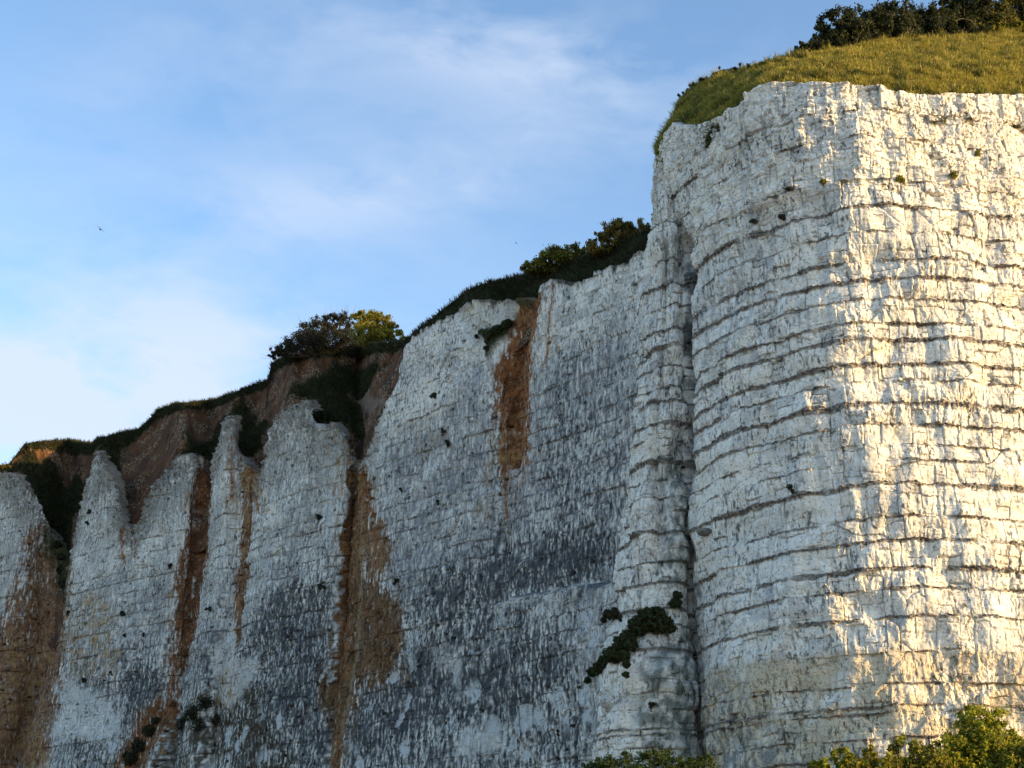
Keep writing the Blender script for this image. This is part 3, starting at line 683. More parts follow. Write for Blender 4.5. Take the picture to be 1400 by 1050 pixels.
Y = y0[:, None] + (kG * (zsG - zb_))[:, None] * np.where(rc < .35, rc * .75, .2625 + (rc - .35) * 1.1346) + ov * 13
sG = np.r_[0, np.cumsum(np.hypot(np.diff(aG * YHs), np.diff(YHs) * .5))][:, None] + 0 * rG; wG = (zsG - zb_)[:, None] * rG * 1.3
lump = .22 * fbm(sG / 2.2, wG / 1.4, 4, 1401) + .10 * fbm(sG / .6, wG / .5, 3, 1402)
Y = Y - lump * ss(1.15, .9, rG) * 1.2; 
z = z - .35 * ss(.05, -.05, rG) * (.5 + 1.2 * fbm(sG / .7, sG * 0, 3, 1403))
GH = Grid(aG[:, None] * Y, Y, z)
cG = np.empty(GH.x.shape + (3,), np.float32); cG[:] = (.13, .12, .03)
cG = mix(cG, (.045, .055, .016), ss(-.1, .5, fbm(sG / 1.8, wG / 1.0, 4, 1410)))
cG = mix(cG, (.17, .13, .05), .6 * ss(.1, .6, fbm(sG / 2.6, wG / 1.2, 4, 1411)))
hill = mesh_obj('grassy_slope', np.stack([GH.x, GH.y, GH.z], -1).reshape(-1, 3), grid_faces(*GH.x.shape), M_SOIL, col=cG.reshape(-1, 3))
tag(hill, 'steep grassy slope capping the chalk headland', 'terrain', kind='structure')

# blades ---------------------------------------------------------------
rng = np.random.default_rng(5)
def scatter(G, prob, n, rng):
    """area-weighted points on grid G with density prob"""
    a = np.stack([np.diff(q, axis=0)[:, :-1] for q in (G.x, G.y, G.z)], -1); b = np.stack([np.diff(q, axis=1)[:-1] for q in (G.x, G.y, G.z)], -1)
    ar = np.linalg.norm(np.cross(a, b), axis=-1) * prob[:-1, :-1]
    p = (ar / ar.sum()).ravel(); idx = rng.choice(len(p), n, p=p); i, j = np.unravel_index(idx, ar.shape)
    u, v = rng.random((2, n, 1)); P = np.stack([G.x[i, j], G.y[i, j], G.z[i, j]], -1) + u * a[i, j] + v * b[i, j]
    return P, i, j
def grass_cols(rng, P, base, alt, alt2, sc=2.0):
    n = len(P); t = ss(-.2, .5, fbm(P[:, 0] / sc, P[:, 2] / sc * 1.5 + P[:, 1] * .3, 3, 77))[:, None]
    u = rng.random((n, 1)); c = np.array(base) * (1 - t) + np.array(alt) * t
    c = np.where(u > .82, np.array(alt2), c) * rng.uniform(.6, 1.4, (n, 1)); return c
nG = GH.normals(); prob = (rG < 1.12) * (rG > -.02) * np.ones_like(GH.x) * ss(.62, .35, aG)[:, None]
P, i, j = scatter(GH, prob, 200000, rng); Nn = nG[i, j]; Nn = Nn * np.sign(-(Nn * P).sum(1, keepdims=True))
grow('grass', rng, P, Nn, rng.uniform(.12, .45, len(P)) * (.7 + 1.3 * ss(.1, .6, fbm(P[:, 0] / 1.1, P[:, 2] / .7, 2, 9))), rng.uniform(.025, .06, len(P)), grass_cols(rng, P, (.29, .265, .04), (.09, .11, .02), (.46, .34, .12)),
     lean=(-.1, -.15, -.1), up=.45, label='rough yellow green grass covering the headland slope', cat='grass', kind='stuff')
edge = (rG < .09) * (rG > -.085) * np.ones_like(GH.x) * ss(.122, .130, aG)[:, None] * ss(.55, .35, aG)[:, None] * ss(-.3, .3, fbm(sG / 1.2, sG * 0, 3, 9))
P, i, j = scatter(GH, edge, 26000, rng); Nn = nG[i, j]; Nn = Nn * np.sign(-(Nn * P).sum(1, keepdims=True))
grow('overhanging_grass', rng, P, Nn, rng.uniform(.25, .6, len(P)), rng.uniform(.03, .07, len(P)), grass_cols(rng, P, (.085, .090, .020), (.045, .055, .015), (.17, .13, .06)),
     lean=(0, -.2, -.9), up=.05, label='shaggy grass hanging over the chalk edge of the headland', cat='grass', kind='stuff')
nB = GB.normals(); prob = np.clip(turfm, 0, 1) ** 2 * (r <= 1.01) * (r > .02)
P, i, j = scatter(GB, prob, 120000, rng); Nn = nB[i, j]; Nn = Nn * np.sign(-(Nn * P).sum(1, keepdims=True))
grow('turf', rng, P, Nn, rng.uniform(.2, .7, len(P)), rng.uniform(.04, .10, len(P)), grass_cols(rng, P, (.030, .042, .014), (.045, .040, .020), (.09, .07, .035), 3.0),
     lean=(.05, -.1, -.1), up=.4, label='dark turf and trailing grass along the rim of the chalk wall', cat='turf', kind='stuff')

# ================================================================== ground
def ground():
    n = 60; xs_ = np.r_[-3000, -1200, -500, np.linspace(-260, 260, 80), 500, 1200, 3000]; ys_ = np.r_[-1500, -500, -150, np.linspace(-60, 230, 60), 500, 1200, 3000]
    X, Yg = np.meshgrid(xs_, ys_, indexing='ij'); near = np.exp(-((X / 260) ** 2 + ((Yg - 80) / 200) ** 2))
    Z = .25 * fbm(X / 14, Yg / 14, 3, 55) * near - .35
    c = np.empty(X.shape + (3,), np.float32); c[:] = (.30, .27, .23)
    o = mesh_obj('beach_ground', np.stack([X, Yg, Z], -1).reshape(-1, 3), grid_faces(*X.shape)[:, ::1], M_BEACH, col=c.reshape(-1, 3))
    tag(o, 'shingle beach at the foot of the cliffs', 'ground', kind='structure')
ground()
def mound(name, cx, cy, rx, ry, h, seed, label):
    X, Yg = np.meshgrid(np.linspace(-1, 1, 120), np.linspace(-1, 1, 70), indexing='ij'); q = X ** 2 + Yg ** 2
    Z = -.8 + (h + .8) * ss(1, .0, q) + .35 * fbm(X * rx / 1.5, Yg * ry / 1.5, 4, seed) * ss(1, .6, q)
    c = np.empty(X.shape + (3,), np.float32); c[:] = (.08, .075, .03); c = mix(c, (.30, .28, .24), ss(.1, .4, fbm(X * rx / 1.2, Yg * ry / 1.2, 3, seed + 3)))
    o = mesh_obj(name, np.stack([cx + X * rx, cy + Yg * ry, Z], -1).reshape(-1, 3), grid_faces(*X.shape), M_SOIL, col=c.reshape(-1, 3)); tag(o, label, 'terrain', kind='structure')
mound('scree_terrain', 20, 63, 17, 9, 4.6, 3, 'low chalky scree bank below the headland')
mound('talus_terrain', 6.5, 85.5, 8, 5.5, 5.5, 9, 'talus heap at the foot of the chalk rib')

# ================================================================== shrubs
def tube(pts, rad, nseg=6):
    pts = np.array(pts, float); n = len(pts); V = []; 
    for q in range(n):
        t = pts[min(q + 1, n - 1)] - pts[max(q - 1, 0)]; t /= np.linalg.norm(t) + 1e-9
        a = np.cross(t, (0.3, .9, .1)); a /= np.linalg.norm(a) + 1e-9; b = np.cross(t, a)
        an = np.linspace(0, 2 * math.pi, nseg, endpoint=False)[:, None]
        V.append(pts[q] + rad[q] * (np.cos(an) * a + np.sin(an) * b))
    V = np.vstack(V); F = []
    for q in range(n - 1):
        for e in range(nseg): F.append((q * nseg + e, q * nseg + (e + 1) % nseg, (q + 1) * nseg + (e + 1) % nseg, (q + 1) * nseg + e))
    return V, np.array(F)
def join(parts):
    V, F, o = [], [], 0
    for v, f in parts: V.append(v); F.append(f + o); o += len(v)
    return np.vstack(V), np.vstack(F)
def shrub(name, label, base, lobes, nleaf, leaf, cols, seed, group=None, ext=.12, trad=1., cat='shrub', twigs=14, spread=None, mat=None, clump=.22):
    """base: root point; lobes: (cx,cy,cz,rx,ry,rz) relative to base; leaves in clumps at twig ends through the lobes"""
    rng = np.random.default_rng(seed); root = bpy.data.objects.new(name, None); C.objects.link(root)
    root.location = tuple(base); tag(root, label, cat, group)
    lobes = np.array(lobes, float); vol = lobes[:, 3] * lobes[:, 5]; pr = vol / vol.sum()
    ncl = max(14, int(nleaf / 90)); li = rng.choice(len(lobes), ncl, p=pr)
    d = rng.normal(0, 1, (ncl, 3)); d /= np.linalg.norm(d, axis=1, keepdims=True)
    rad = rng.uniform(.35, 1.0, (ncl, 1)) ** .5 * (1 + .12 * rng.normal(0, 1, (ncl, 1)))
    cc = lobes[li, :3] + d * rad * lobes[li, 3:]
    cs = clump * (.6 + .9 * rng.random(ncl)) * lobes[li, 3:].min(1)
    ctone = rng.uniform(.7, 1.3, ncl)
    k = rng.integers(0, ncl, nleaf); P = cc[k] + rng.normal(0, .55, (nleaf, 3)) * cs[k][:, None]
    P[:, 2] = np.maximum(P[:, 2], -.05)
    # stray sprigs poking out
    a = rng.normal(0, 1, (nleaf, 3)); a /= np.linalg.norm(a, axis=1, keepdims=True)
    a = a * .8 + d[k] * .5; a /= np.linalg.norm(a, axis=1, keepdims=True)
    b = rng.normal(0, 1, (nleaf, 3)); b -= (a * b).sum(1, keepdims=True) * a; b /= np.linalg.norm(b, axis=1, keepdims=True)
    c2 = np.cross(a, b); L_ = leaf * rng.uniform(.6, 1.35, (nleaf, 1)); Wd = L_ * .34
    V = np.stack([P - b * L_ * .5, P + c2 * Wd + a * L_ * .06, P + b * L_ * .5, P - c2 * Wd + a * L_ * .06], 1).reshape(-1, 3)
    F = np.arange(nleaf * 4).reshape(-1, 4)
    cl = np.array(cols); ci = rng.integers(0, len(cl), nleaf); col = cl[ci] * rng.uniform(.75, 1.25, (nleaf, 1)) * ctone[k][:, None]
    mesh_obj('crown', V, F, mat or M_LEAF, parent=root, col=np.repeat(col, 4, 0), smooth=False)
    tw = []; size = lobes[:, 3].mean()
    for q in range(twigs):
        c = cc[rng.integers(0, ncl)]; st = np.array((c[0] * .35 + rng.normal(0, .1 * size), c[1] * .35, -.15))
        m1 = st + (c - st) * .5 + rng.normal(0, .10 * size, 3); e = c + (c - m1) * ext
        tw.append(tube([st, m1, e], [trad * (.028 * size + .012), trad * (.016 * size + .008), trad * (.004 * size + .003)], 5))
    V, F = join(tw); mesh_obj('branches', V, F, M_BARK, parent=root, col=np.tile(np.array([[.10, .075, .05]]), (len(V), 1)))
    return root
DK = [(.022, .032, .012), (.035, .045, .015), (.028, .03, .018)]; OL = [(.14, .13, .02), (.10, .11, .018), (.20, .15, .03), (.06, .07, .015)]
GN = [(.22, .26, .022), (.34, .34, .03), (.08, .11, .014), (.34, .28, .03)]; TW = [(.045, .042, .035), (.055, .048, .038), (.032, .036, .022)]
GOLD = [(.34, .21, .04), (.24, .18, .03), (.13, .13, .02)]
def onB(px, py): return np.array(GB.at(px, py)[5:8])
def sc(p): return proj(*p)[2] / FPX      # metres per photo pixel there
def rim_shrub(name, label, px, py, wpx, hpx, lobes, nleaf, leafpx, cols, seed, G=GB, sink=.2, **kw):
    b = np.array(G.at(px, py)[5:8]); b[1] += .6; b[2] -= sink; m = sc(b)
    lb = [(q[0] * wpx * m, q[3] if len(q) > 5 else 0, q[1] * hpx * m, q[2] * wpx * m, max(q[2] * wpx * m * .8, .5), q[4] * hpx * m) for q in [(l[0], l[1], l[2], 0, l[3]) for l in lobes]]
    return shrub(name, label, b, lb, nleaf, leafpx * m, cols, seed, **kw)
G1 = 'wind shaped shrubs along the wall rim'
rim_shrub('windswept_shrub', 'dark twiggy wind-bent shrub beside the golden green one on the clay bank', 440, 482, 112, 68,
          [(-.64, -.02, .12, .06), (-.54, .06, .12, .1), (-.44, .14, .12, .14), (-.33, .26, .13, .2), (-.22, .44, .14, .26), (-.08, .58, .13, .28), (.08, .70, .12, .26), (.22, .66, .12, .3), (.10, .30, .35, .3), (-.2, .22, .3, .2), (-.45, .06, .2, .1), (.3, .2, .2, .25)], 36000, 2.1, TW + DK, 11, group=G1, twigs=260, clump=.30, ext=.6, trad=.55)
rim_shrub('golden_shrub', 'golden green sunlit shrub at the right end of the clay bank clump', 508, 470, 80, 55,
          [(-.22, .72, .16, .28), (0, .78, .16, .26), (.16, .60, .18, .3), (.32, .42, .16, .26), (.46, .25, .12, .2), (-.05, .35, .35, .3)], 26000, 2.3, GOLD + GN, 12, group=G1, twigs=80, clump=.24, ext=.4, trad=.6)
rim_shrub('low_shrub', 'small orange leaved shrub right of the golden shrub', 548, 467, 30, 10, [(-.2, .4, .3, .5), (.25, .3, .3, .4)], 900, 3, GOLD, 13, group=G1, twigs=12)
rim_shrub('rounded_shrub', 'low rounded shrub with golden top between the two bays of turf', 770, 366, 100, 38,
          [(-.36, .2, .2, .35), (-.1, .5, .25, .45), (.14, .55, .25, .42), (.36, .45, .16, .40)], 26000, 2.6, GOLD + GN + DK, 14, group=G1, twigs=24)
rim_shrub('leaning_shrub', 'golden brown leaning shrub touching the headland edge', 848, 340, 80, 52,
          [(-.34, .25, .22, .35), (-.05, .55, .22, .42), (.12, .62, .16, .38), (.40, .5, .18, .42)], 26000, 2.6, GOLD + [(.09, .06, .03)], 15, group=G1, twigs=30)
rim_shrub('dark_shrub', 'small dark shrub on the turf above the rusty gully', 680, 386, 40, 10, [(-.2, .3, .3, .5), (.2, .3, .3, .4)], 1300, 3.2, DK, 16, group=G1, twigs=8)
rim_shrub('sunlit_bush', 'tiny sunlit bush on the rim at the far left', 8, 640, 26, 10, [(-.2, .3, .35, .5), (.2, .2, .35, .4)], 900, 3, GOLD, 17, group=G1, twigs=8)
rim_shrub('thin_scrub', 'thin bare scrub on the lower turf rim left of the step', 330, 536, 60, 12, [(-.4, .15, .25, .3), (0, .3, .3, .4), (.35, .4, .2, .5)], 1300, 2.6, TW, 18, group=G1, twigs=40)

# shrubs on top of the headland
G2 = 'dark shrubs above the grassy headland slope'
hs = [(1104, 73, 30, 24, 'smallest dark shrub at the lower left tip of the hilltop thicket'), (1128, 68, 46, 38, 'second dark shrub up the slope, in front of open sky'),
      (1158, 62, 56, 50, 'dark shrub where the hilltop thicket starts to rise'), (1190, 57, 62, 64, 'tall dark shrub left of the bare dead stalks'),
      (1225, 50, 60, 66, 'tall dark shrub just behind the bare dead stalks'), (1268, 48, 70, 76, 'broad dark shrub right of the bare dead stalks'),
      (1315, 46, 70, 80, 'broad dark shrub under the arching bare branch'), (1360, 40, 70, 84, 'olive shrub beside the right-hand golden bush'),
      (1410, 36, 80, 90, 'brown tinted shrub at the right edge of the thicket')]
for q, (px, py, wp_, hp_, lab) in enumerate(hs):
    b = np.array(GH.at(px, py)[5:8]); b += np.array((.1, .4 if q < 3 else 1.0, -.1)); m = sc(b); rs = np.random.default_rng(50 + q)
    lb = [(rs.uniform(-.35, .35) * wp_ * m, rs.uniform(-.5, 1.5), hp_ * m * rs.uniform(.15, .85), wp_ * m * .38, 1.2, hp_ * m * .3) for _ in range(9)]
    shrub('hilltop_shrub', lab, b, lb, int(2500 + 22000 * hp_ / 80), 3.2 * m, DK + ([(.06, .07, .02)] if q < 7 else OL), 60 + q, group=G2, twigs=20)
for px, py, lab, cc_ in ((1352, 38, 'golden green bush catching sun at the foot of the thicket', GN), (1386, 44, 'bright yellow green bush at the right edge of the grass', GN)):
    b = np.array(GH.at(px, py)[5:8]); b += np.array((0, .1, -.1)); m = sc(b)
    shrub('golden_bush', lab, b, [(-.5, 0, .5, .7, .6, .5), (.4, 0, .6, .7, .6, .6)], 2600, 4 * m, cc_ + OL, px, group='low bushes at the top of the grass', twigs=14)
def stalks(name, label, base, n, h, seed, cat='dead stalks', sp=.5, col=(.22, .17, .13)):
    rs = np.random.default_rng(seed); t = []
    for _ in range(n):
        x = rs.normal(0, sp * .4); hh = h * rs.uniform(.5, 1); lx = rs.normal(0, .22) * hh
        t.append(tube([(x, 0, -.1), (x + lx * .4, rs.normal(0, .1), hh * .5), (x + lx, rs.normal(0, .2), hh)], [.022, .015, .006], 5))
        t.append(tube([(x + lx * .4, 0, hh * .5), (x + lx * .4 + rs.normal(0, .3) * hh * .4, 0, hh * .8)], [.012, .005], 4))
    V, F = join(t); o = mesh_obj(name, V, F, M_BARK, col=np.tile(np.array([col]), (len(V), 1))); o.location = tuple(base); tag(o, label, cat)
b = np.array(GH.at(1241, 47)[5:8]) + np.array((0, -.1, 0)); stalks('dead_stalks', 'pale bare dead stalks standing before the dark hilltop thicket', b, 14, 1.5, 3)
b = np.array(GH.at(1310, 44)[5:8]) + np.array((0, -.1, .6))
V, F = tube([(-.9, 0, 0), (-.3, 0, .75), (.4, 0, 1.0), (1.1, 0, .85), (1.7, .1, .2)], [.05, .045, .04, .03, .02], 6)
o = mesh_obj('arching_branch', V, F, M_BARK, col=np.tile(np.array([[.2, .16, .10]]), (len(V), 1))); o.location = tuple(b); tag(o, 'bare branch arching out of the dark hilltop thicket', 'branch')
# weeds along the headland's left skyline
G3 = 'weeds on the left shoulder of the headland'
for q, (px, py) in enumerate(((938, 130), (952, 119), (968, 110), (984, 104), (1000, 99), (1016, 95), (1034, 90), (1048, 87))):
    b = np.array(GH.at(px, py)[5:8]); m = sc(b)
    hh = (14, 17, 12, 21, 15, 17, 12, 10)[q]
    shrub('weed_clump', 'dark weed clump %s on the left shoulder of the headland' % ('lowest on the skyline', 'just above the lowest one', 'with a flat top', 'tallest of the row', 'right of the tallest one', 'with two tips, near the middle', 'low one before the bright grass', 'last one beside the bright grass')[q],
          b + np.array((0, .3, -.1)), [(-.3, 0, hh * m * .35, .35, .3, hh * m * .4), (.25, 0, hh * m * .45, .3, .3, hh * m * .5)], 420, 3.2 * m, DK + TW, 90 + q, group=G3, cat='weeds', twigs=10)

# foreground bushes ------------------------------------------------------
def pt(px, py, Y):
    v = (525 - py) / FPX; u = (px - 700) / FPX; k = Y / (CP - v * SP); return np.array((u * k, Y, EYE + (SP + v * CP) * k))
def big_bush(name, label, px, pytop, Y, wpx, seed, cols, n, lobes, leafpx=4.0, group=None, zb=3.0):
    t = pt(px, pytop, Y); m = sc(t); h = t[2] - zb
    lb = [(q[0] * wpx * m, q[1], h + (q[2] - q[4]) * wpx * m, q[3] * wpx * m, q[3] * wpx * m, q[4] * wpx * m) for q in lobes]
    lb = [(a * 1.25, b_, c_, d_ * 1.15, e_ * 1.15, f_) for a, b_, c_, d_, e_, f_ in lb]
    lb.append((0, 0, h * .45, wpx * m * .42, wpx * m * .35, h * .45))
    return shrub(name, label, (t[0], Y, zb), lb, n, leafpx * m, cols, seed, group=group, cat='bush', twigs=36, clump=.2)
G4 = 'bushes at the foot of the cliff'
big_bush('leafy_bush', 'tallest sunlit leafy bush at the lower right before the chalk foot', 1338, 962, 62, 130, 201, GN, 60000,
         [(0, 0, 0, .22, .22), (.16, .3, -.28, .26, .26), (-.2, -.2, -.30, .26, .24), (.30, 0, -.55, .28, .28), (-.36, .2, -.55, .24, .24), (0, -.6, -.5, .34, .3), (.45, 0, -.75, .3, .3)], 4.4, G4)
big_bush('leafy_bush', 'low olive bush just left of the tallest leafy bush', 1240, 1008, 61, 110, 202, GN + OL, 26000,
         [(0, 0, 0, .2, .2), (.25, .2, -.1, .25, .25), (-.28, .1, -.16, .22, .2)], 4.4, G4)
big_bush('leafy_bush', 'yellow green bush with a pointed sprig, second from the left in the sunlit row', 1188, 1016, 60, 60, 203, GN + GOLD, 15000,
         [(0, 0, 0, .12, .22), (.2, .2, -.25, .25, .25), (-.22, .1, -.3, .22, .2)], 4.4, G4)
big_bush('leafy_bush', 'leftmost rounded bush of the sunlit row below the headland', 1146, 1020, 60, 62, 204, GN, 16000,
         [(0, 0, 0, .24, .24), (.25, .2, -.18, .25, .25), (-.32, .1, -.28, .24, .22)], 4.4, G4)
big_bush('leafy_bush', 'bush cut by the lower right corner of the picture', 1420, 1008, 61, 110, 205, GN + OL, 22000,
         [(0, 0, 0, .3, .3), (-.25, .2, -.2, .25, .25), (.3, .1, -.1, .3, .3)], 4.4, G4)
big_bush('shaded_bush', 'dark shaded bush at the bottom edge below the chalk rib', 890, 1022, 83.0, 150, 206, [(.05, .08, .016), (.07, .095, .02), (.03, .05, .012)], 30000,
         [(-.2, 0, -.04, .24, .16), (.12, .2, -.02, .26, .16), (.36, .1, -.08, .2, .14), (-.42, 0, -.12, .16, .12)], 3.4, G4, zb=4.5)
# ledge shrub creeping down beside the rib ----------------------------------
IV = [(.035, .06, .016), (.06, .075, .022), (.06, .045, .022)]
def creeping(name, label, pts, S_, seed, n, cols=IV, cat='shrub', leafpx=3.2, group=None, off=.35):
    b0 = np.array(S_.at(pts[0][0], pts[0][1])[5:8]); m = sc(b0); lb = []
    for px, py, rpx in pts:
        q = np.array(S_.at(px, py)[5:8]); 
        q[1] -= off; rr_ = rpx * m; e = q - b0; lb.append((e[0], e[1], e[2], rr_, rr_ * .6, rr_ * .8))
    o = shrub(name, label, b0, [(l[0], l[1], l[2] , l[3], l[4], l[5]) for l in lb], n, leafpx * m, cols, seed, cat=cat, group=group, twigs=0 or 6, clump=.45)
    return o
class Nearest:
    def at(s, px, py):
        c = [(q.at(px, py), q) for q in (RB, W, H)]
        e = [np.hypot(q[0] - px, q[1] - py) * 3 + q[2] * .5 for q, _ in c]; return c[int(np.argmin(e))][0]
NS = Nearest()
def cliff_clump(name, label, pts, S_, seed, n, cols=IV, cat='plant', leafpx=3.2, group=None, off=.3, twigs=0):
    """leaf clumps rooted on the rock face at each point (px, py, radius px)"""
    rs = np.random.default_rng(seed)
    Q = [np.array(S_.at(a, b)[5:8]) for a, b, _ in pts]; b0 = Q[0] + np.array((0, -off, 0)); m = sc(b0)
    rad = np.array([c for _, _, c in pts]) * m; pr = rad ** 2 / (rad ** 2).sum()
    if twigs:
        root = bpy.data.objects.new(name, None); C.objects.link(root); root.location = tuple(b0); tag(root, label, cat, group)
    k = rs.choice(len(pts), n, p=pr); d = rs.normal(0, 1, (n, 3)); d /= np.linalg.norm(d, axis=1, keepdims=True)
    P = np.array(Q)[k] + np.array((0, -off, 0)) - b0 + d * (rs.random((n, 1)) ** .45) * rad[k][:, None] * np.array((1, .65, .85))
    P += .25 * rad[k][:, None] * np.stack([pn(P[:, 0] / .3, P[:, 2] / .3, 3 + q) for q in range(3)], 1)
    a = d + rs.normal(0, .7, (n, 3)); a /= np.linalg.norm(a, axis=1, keepdims=True)
    b = rs.normal(0, 1, (n, 3)); b -= (a * b).sum(1, keepdims=True) * a; b /= np.linalg.norm(b, axis=1, keepdims=True); c2 = np.cross(a, b)
    L_ = leafpx * m * rs.uniform(.6, 1.35, (n, 1))
    V = np.stack([P - b * L_ * .5, P + c2 * L_ * .3, P + b * L_ * .5, P - c2 * L_ * .3], 1).reshape(-1, 3)
    cl = np.array(cols)[rs.integers(0, len(cols), n)] * rs.uniform(.7, 1.3, (n, 1))
    if not twigs:
        o = mesh_obj(name, V, np.arange(n * 4).reshape(-1, 4), M_LEAF, col=np.repeat(cl, 4, 0), smooth=False); o.location = tuple(b0); tag(o, label, cat, group); return o
    mesh_obj('foliage', V, np.arange(n * 4).reshape(-1, 4), M_LEAF, parent=root, col=np.repeat(cl, 4, 0), smooth=False)
    tw = []
    for q in range(twigs):
        w_ = Q[k[q]] - b0; e = w_ + rs.normal(0, .5, 3) * rad[k[q]] + np.array((0, -off, 0)); tw.append(tube([w_ + np.array((0, .1, 0)), (w_ + e) / 2, e], [.02, .015, .006], 5))
    V, F = join(tw); mesh_obj('stems', V, F, M_BARK, parent=root, col=np.tile(np.array([[.07, .055, .04]]), (len(V), 1)))
    return root
cliff_clump('ledge_shrub', 'dark evergreen shrub creeping diagonally down the ledge beside the rib foot',
            [(890, 852, 20), (905, 856, 15), (872, 860, 16), (915, 862, 7), (858, 872, 11), (848, 882, 12), (838, 897, 14), (828, 906, 13), (818, 915, 11), (809, 923, 9), (802, 930, 6), (845, 890, 13), (856, 912, 6), (856, 925, 5), (862, 886, 10), (852, 900, 9), (880, 845, 12), (898, 845, 12), (868, 915, 0.1)],
            NS, 301, 34000, cat='shrub', off=.75, twigs=20, leafpx=4)
cliff_clump('crevice_bush', 'small dark upright bush in the crease above the ledge shrub', [(924, 817, 7), (923, 825, 9), (922, 833, 7)], NS, 302, 2600, cat='shrub', off=.5)
G5 = 'small plants rooted on the sunlit headland face'
for q, (px, py, rp, lab) in enumerate(((1230, 245, 6, 'round golden green plant in the middle of the upper sunlit face'), (1303, 240, 6, 'small olive plant right of the round golden one'),
        (1125, 250, 5, 'small green plant at the edge of light and shade high on the headland'), (1079, 258, 5, 'thin dark plant high on the shaded flank, left of the green one'),
        (1069, 297, 7, 'dark plant on the flint band below the thin dark plant'), (1335, 210, 4, 'tiny plant highest on the sunlit face'),
        (1030, 302, 5, 'flat dark plant on the top flint band, left of the dark one'), (1080, 668, 6, 'mossy clump on the flint band at the terminator'))):
    cliff_clump('cliff_plant', lab, [(px, py, rp), (px + 2, py + 3, rp * .7), (px - 3, py + 1, rp * .6)], H, 310 + q, 420, cols=(GN + OL) if q in (0, 1, 2, 5) else [(.05, .05, .02), (.07, .06, .03)], group=G5, off=.12, leafpx=2.6)
G6 = 'dark tufts rooted in the shaded wall'
TF = [(122, 699, 4, 'on the upper left white buttress beneath the turf'), (119, 714, 3, 'just below the tuft on the upper left buttress'), (168, 838, 5, 'midway down the second buttress from the left'),
      (93, 836, 4, 'on the edge between the big rust stain and the second buttress'), (171, 868, 3, 'below the midway tuft of the second buttress'), (196, 866, 4, 'between the second buttress and the rusty gully'),
      (115, 928, 5, 'low on the second buttress'), (286, 832, 6, 'beside the right edge of the rusty gully'), (436, 706, 6, 'high on the bay between the two rust streaks'),
      (541, 793, 7, 'right of the tall rust streak at mid height'), (594, 540, 7, 'on the white left edge of the near bay'), (612, 605, 6, 'under the upper tuft of the near bay'),
      (605, 588, 4, 'tiny one beside the pale patch of the near bay'), (548, 668, 4, 'low on the white left edge of the near bay'), (598, 685, 5, 'on the grey part of the near bay'),
      (438, 800, 7, 'in the dark hollow between the rust streaks'), (152, 920, 3, 'tiny one above the black stain'), (232, 772, 5, 'beside the left edge of the rusty gully'),
      (762, 1000, 4, 'right end of the lowest ledge'), (783, 992, 4, 'on the lowest ledge nearest the rib'), (890, 962, 9, 'in the shallow cave at the rib foot'),
      (935, 636, 6, 'in the crease beside the rib at mid height'), (940, 468, 5, 'in the upper crease beside the rib')]
for q, (px, py, rp, lab) in enumerate(TF):
    S_ = W if px < 800 else NS
    cliff_clump('rock_tuft', 'dark tuft ' + lab, [(px, py, rp * .6), (px + rp * (.4, -.4, .3)[q % 3], py + rp * .3, rp * .5), (px + rp * (-.2, .3, 0)[q % 3], py + rp * .6, rp * .4)], S_, 400 + q, 200, cols=[(.04, .05, .02), (.06, .06, .03), (.05, .045, .03)], group=G6, off=.15, leafpx=2.8)
cliff_clump('hanging_turf', 'green turf flap hanging at the head of the rusty gully in the near bay', [(690, 446, 7), (680, 452, 7), (670, 458, 6), (660, 456, 5), (668, 468, 5), (666, 478, 4), (697, 443, 6), (652, 459, 3)], W, 304, 6000, cols=[(.04, .055, .02), (.06, .065, .025), (.07, .06, .03)], off=.15, cat='turf')
for q, (pts, lab) in enumerate((([(265, 975, 14), (285, 962, 12), (252, 990, 13), (298, 985, 9), (275, 992, 12)], 'dark scrub patch low on the wall right of the rusty gully'),
        ([(205, 1000, 11), (192, 1018, 13), (178, 1034, 12), (215, 985, 7)], 'dark scrub patch in the foot of the rusty gully at the bottom edge'),
        ([(88, 800, 7), (84, 780, 7), (86, 762, 6), (80, 745, 7)], 'narrow green scrub strip down the crease beside the big rust stain'))):
    cliff_clump('wall_scrub', lab, pts, W, 320 + q, 5200, cols=[(.03, .04, .018), (.05, .05, .022), (.06, .045, .022), (.025, .03, .014)], cat='scrub', off=.1, leafpx=2.6, group='scrub patches on the left wall')
cliff_clump('dry_turf', 'brownish dry turf cushion on the ledge left of the dark ledge shrub', [(832, 842, 8), (841, 840, 9), (850, 846, 6), (824, 849, 5)], NS, 303, 3000, cols=[(.06, .055, .03), (.08, .065, .04), (.04, .045, .02)], off=.25, cat='turf')
# protruding stone on the headland
q = H.at(967, 728); q0 = np.array(q[5:8])
u, v = np.meshgrid(np.linspace(0, 2 * math.pi, 40), np.linspace(0, math.pi, 24), indexing='ij')
rr_ = 1 + .18 * fbm(u * 1.2 + 3, v * 1.5, 3, 5) * np.sin(v)
V = np.stack([.62 * np.cos(u) * np.sin(v) * rr_, .5 * np.sin(u) * np.sin(v) * rr_, .25 * np.cos(v) * rr_], -1).reshape(-1, 3)
o = mesh_obj('flint_boulder', V, grid_faces(*u.shape), M_CHALK, col=np.tile(np.array([[.20, .19, .16]]), (len(V), 1))); o.location = tuple(q0 + np.array((-.15, -.15, 0)))
tag(o, 'grey flat boulder jutting from the lower left of the headland', 'boulder')

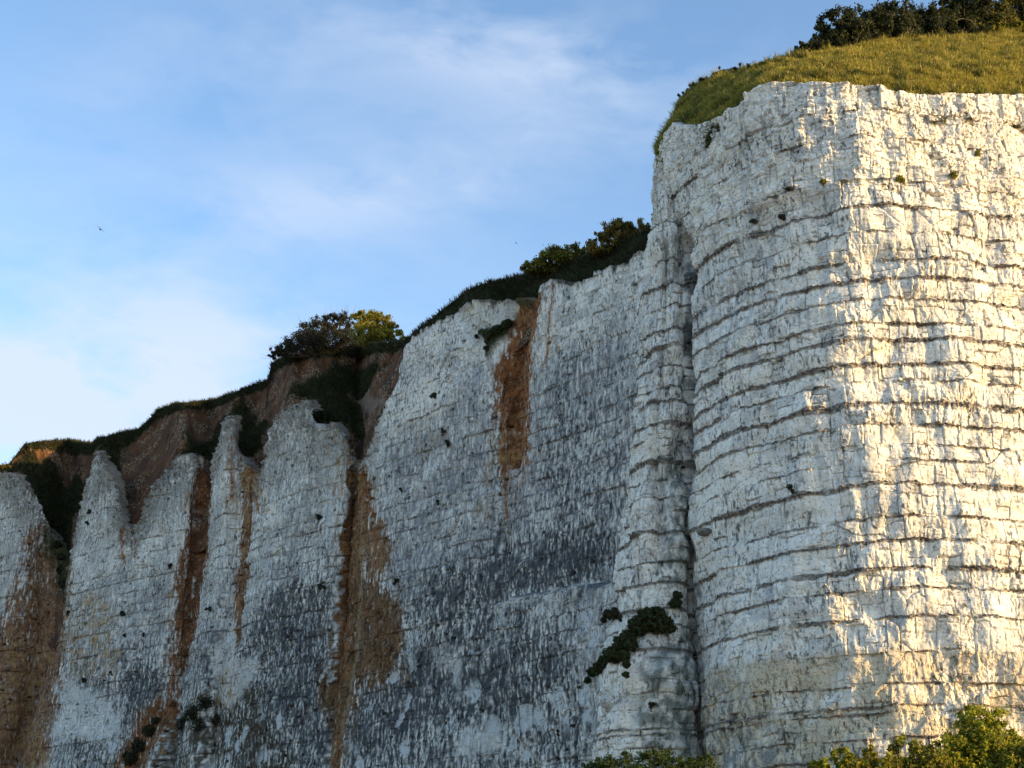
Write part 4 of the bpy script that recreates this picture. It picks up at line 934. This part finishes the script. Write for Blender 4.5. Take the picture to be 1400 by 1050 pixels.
# ================================================================== birds
M_BIRD, t_, b_ = new_mat('feathers'); b_.inputs['Base Color'].default_value = (.06, .065, .08, 1); b_.inputs['Roughness'].default_value = .8
nz = t_.nodes.new('ShaderNodeTexNoise'); nz.inputs['Scale'].default_value = 9
cr = t_.nodes.new('ShaderNodeValToRGB'); cr.color_ramp.elements[0].color = (.03, .035, .045, 1); cr.color_ramp.elements[1].color = (.04, .04, .045, 1)
t_.links.new(nz.outputs['Fac'], cr.inputs[0]); t_.links.new(cr.outputs[0], b_.inputs['Base Color'])
def bird(name, label, px, py, Y, span, roll, yaw, pitch, dih=.25):
    """gull: body and wings as one closed skin"""
    parts = []
    prof = [(-.50, .01, .0), (-.46, .05, .0), (-.30, .035, .0), (-.16, .07, -.005), (0, .13, -.01), (.14, .12, 0), (.24, .055, .015), (.30, .05, .03), (.36, .042, .03), (.40, .018, .025), (.45, .004, .015)]
    n = 12; V = []
    for (y, rd, zc_) in prof:
        for e in range(n):
            a = 2 * math.pi * e / n; fl_ = .25 if y < -.4 else 1
            V.append((math.cos(a) * rd * (1.3 if y < -.4 else 1), y, zc_ + math.sin(a) * rd * fl_))
    V = np.array(V); F = [(q * n + e, q * n + (e + 1) % n, (q + 1) * n + (e + 1) % n, (q + 1) * n + e) for q in range(len(prof) - 1) for e in range(n)]
    parts.append((V, np.array(F)))
    for s in (-1, 1):
        V = []; st = np.linspace(0, 1, 12)
        for t in st:
            x = s * (.05 + t * 1.0); ch = .42 * (1 - t ** 1.6 * .86); sweep = .10 * math.sin(min(t * 2.2, 1.2) * 1.3) - .42 * max(0, t - .42) ** 1.2
            zz = .04 + dih * math.sin(min(t / .45, 1) * math.pi / 2) - .45 * dih * max(0, t - .45) * 2
            th = .045 * (1 - t * .8)
            for (cx, cz) in ((.5, 0), (.2, 1), (-.2, .7), (-.5, 0), (-.2, -.5), (.2, -.6)): V.append((x, sweep + cx * ch, zz + cz * th))
        V = np.array(V); F = [(q * 6 + e, q * 6 + (e + 1) % 6, (q + 1) * 6 + (e + 1) % 6, (q + 1) * 6 + e) for q in range(11) for e in range(6)]
        parts.append((V, np.array(F)))
    V, F = join(parts); o = mesh_obj(name, V * span / 2.1, F, M_BIRD, col=None)
    o.location = tuple(pt(px, py, Y)); o.rotation_euler = (R(pitch), R(roll), R(yaw)); tag(o, label, 'bird', 'birds in the sky'); return o
bird('flying_bird', 'larger dark bird soaring in the left part of the sky', 137, 313.5, 130, 1.35, 42, 4, 14, .10)
bird('flying_bird', 'tiny dark bird in the sky above the rounded shrub', 706, 332.5, 230, .9, -6, 60, 0, .2)
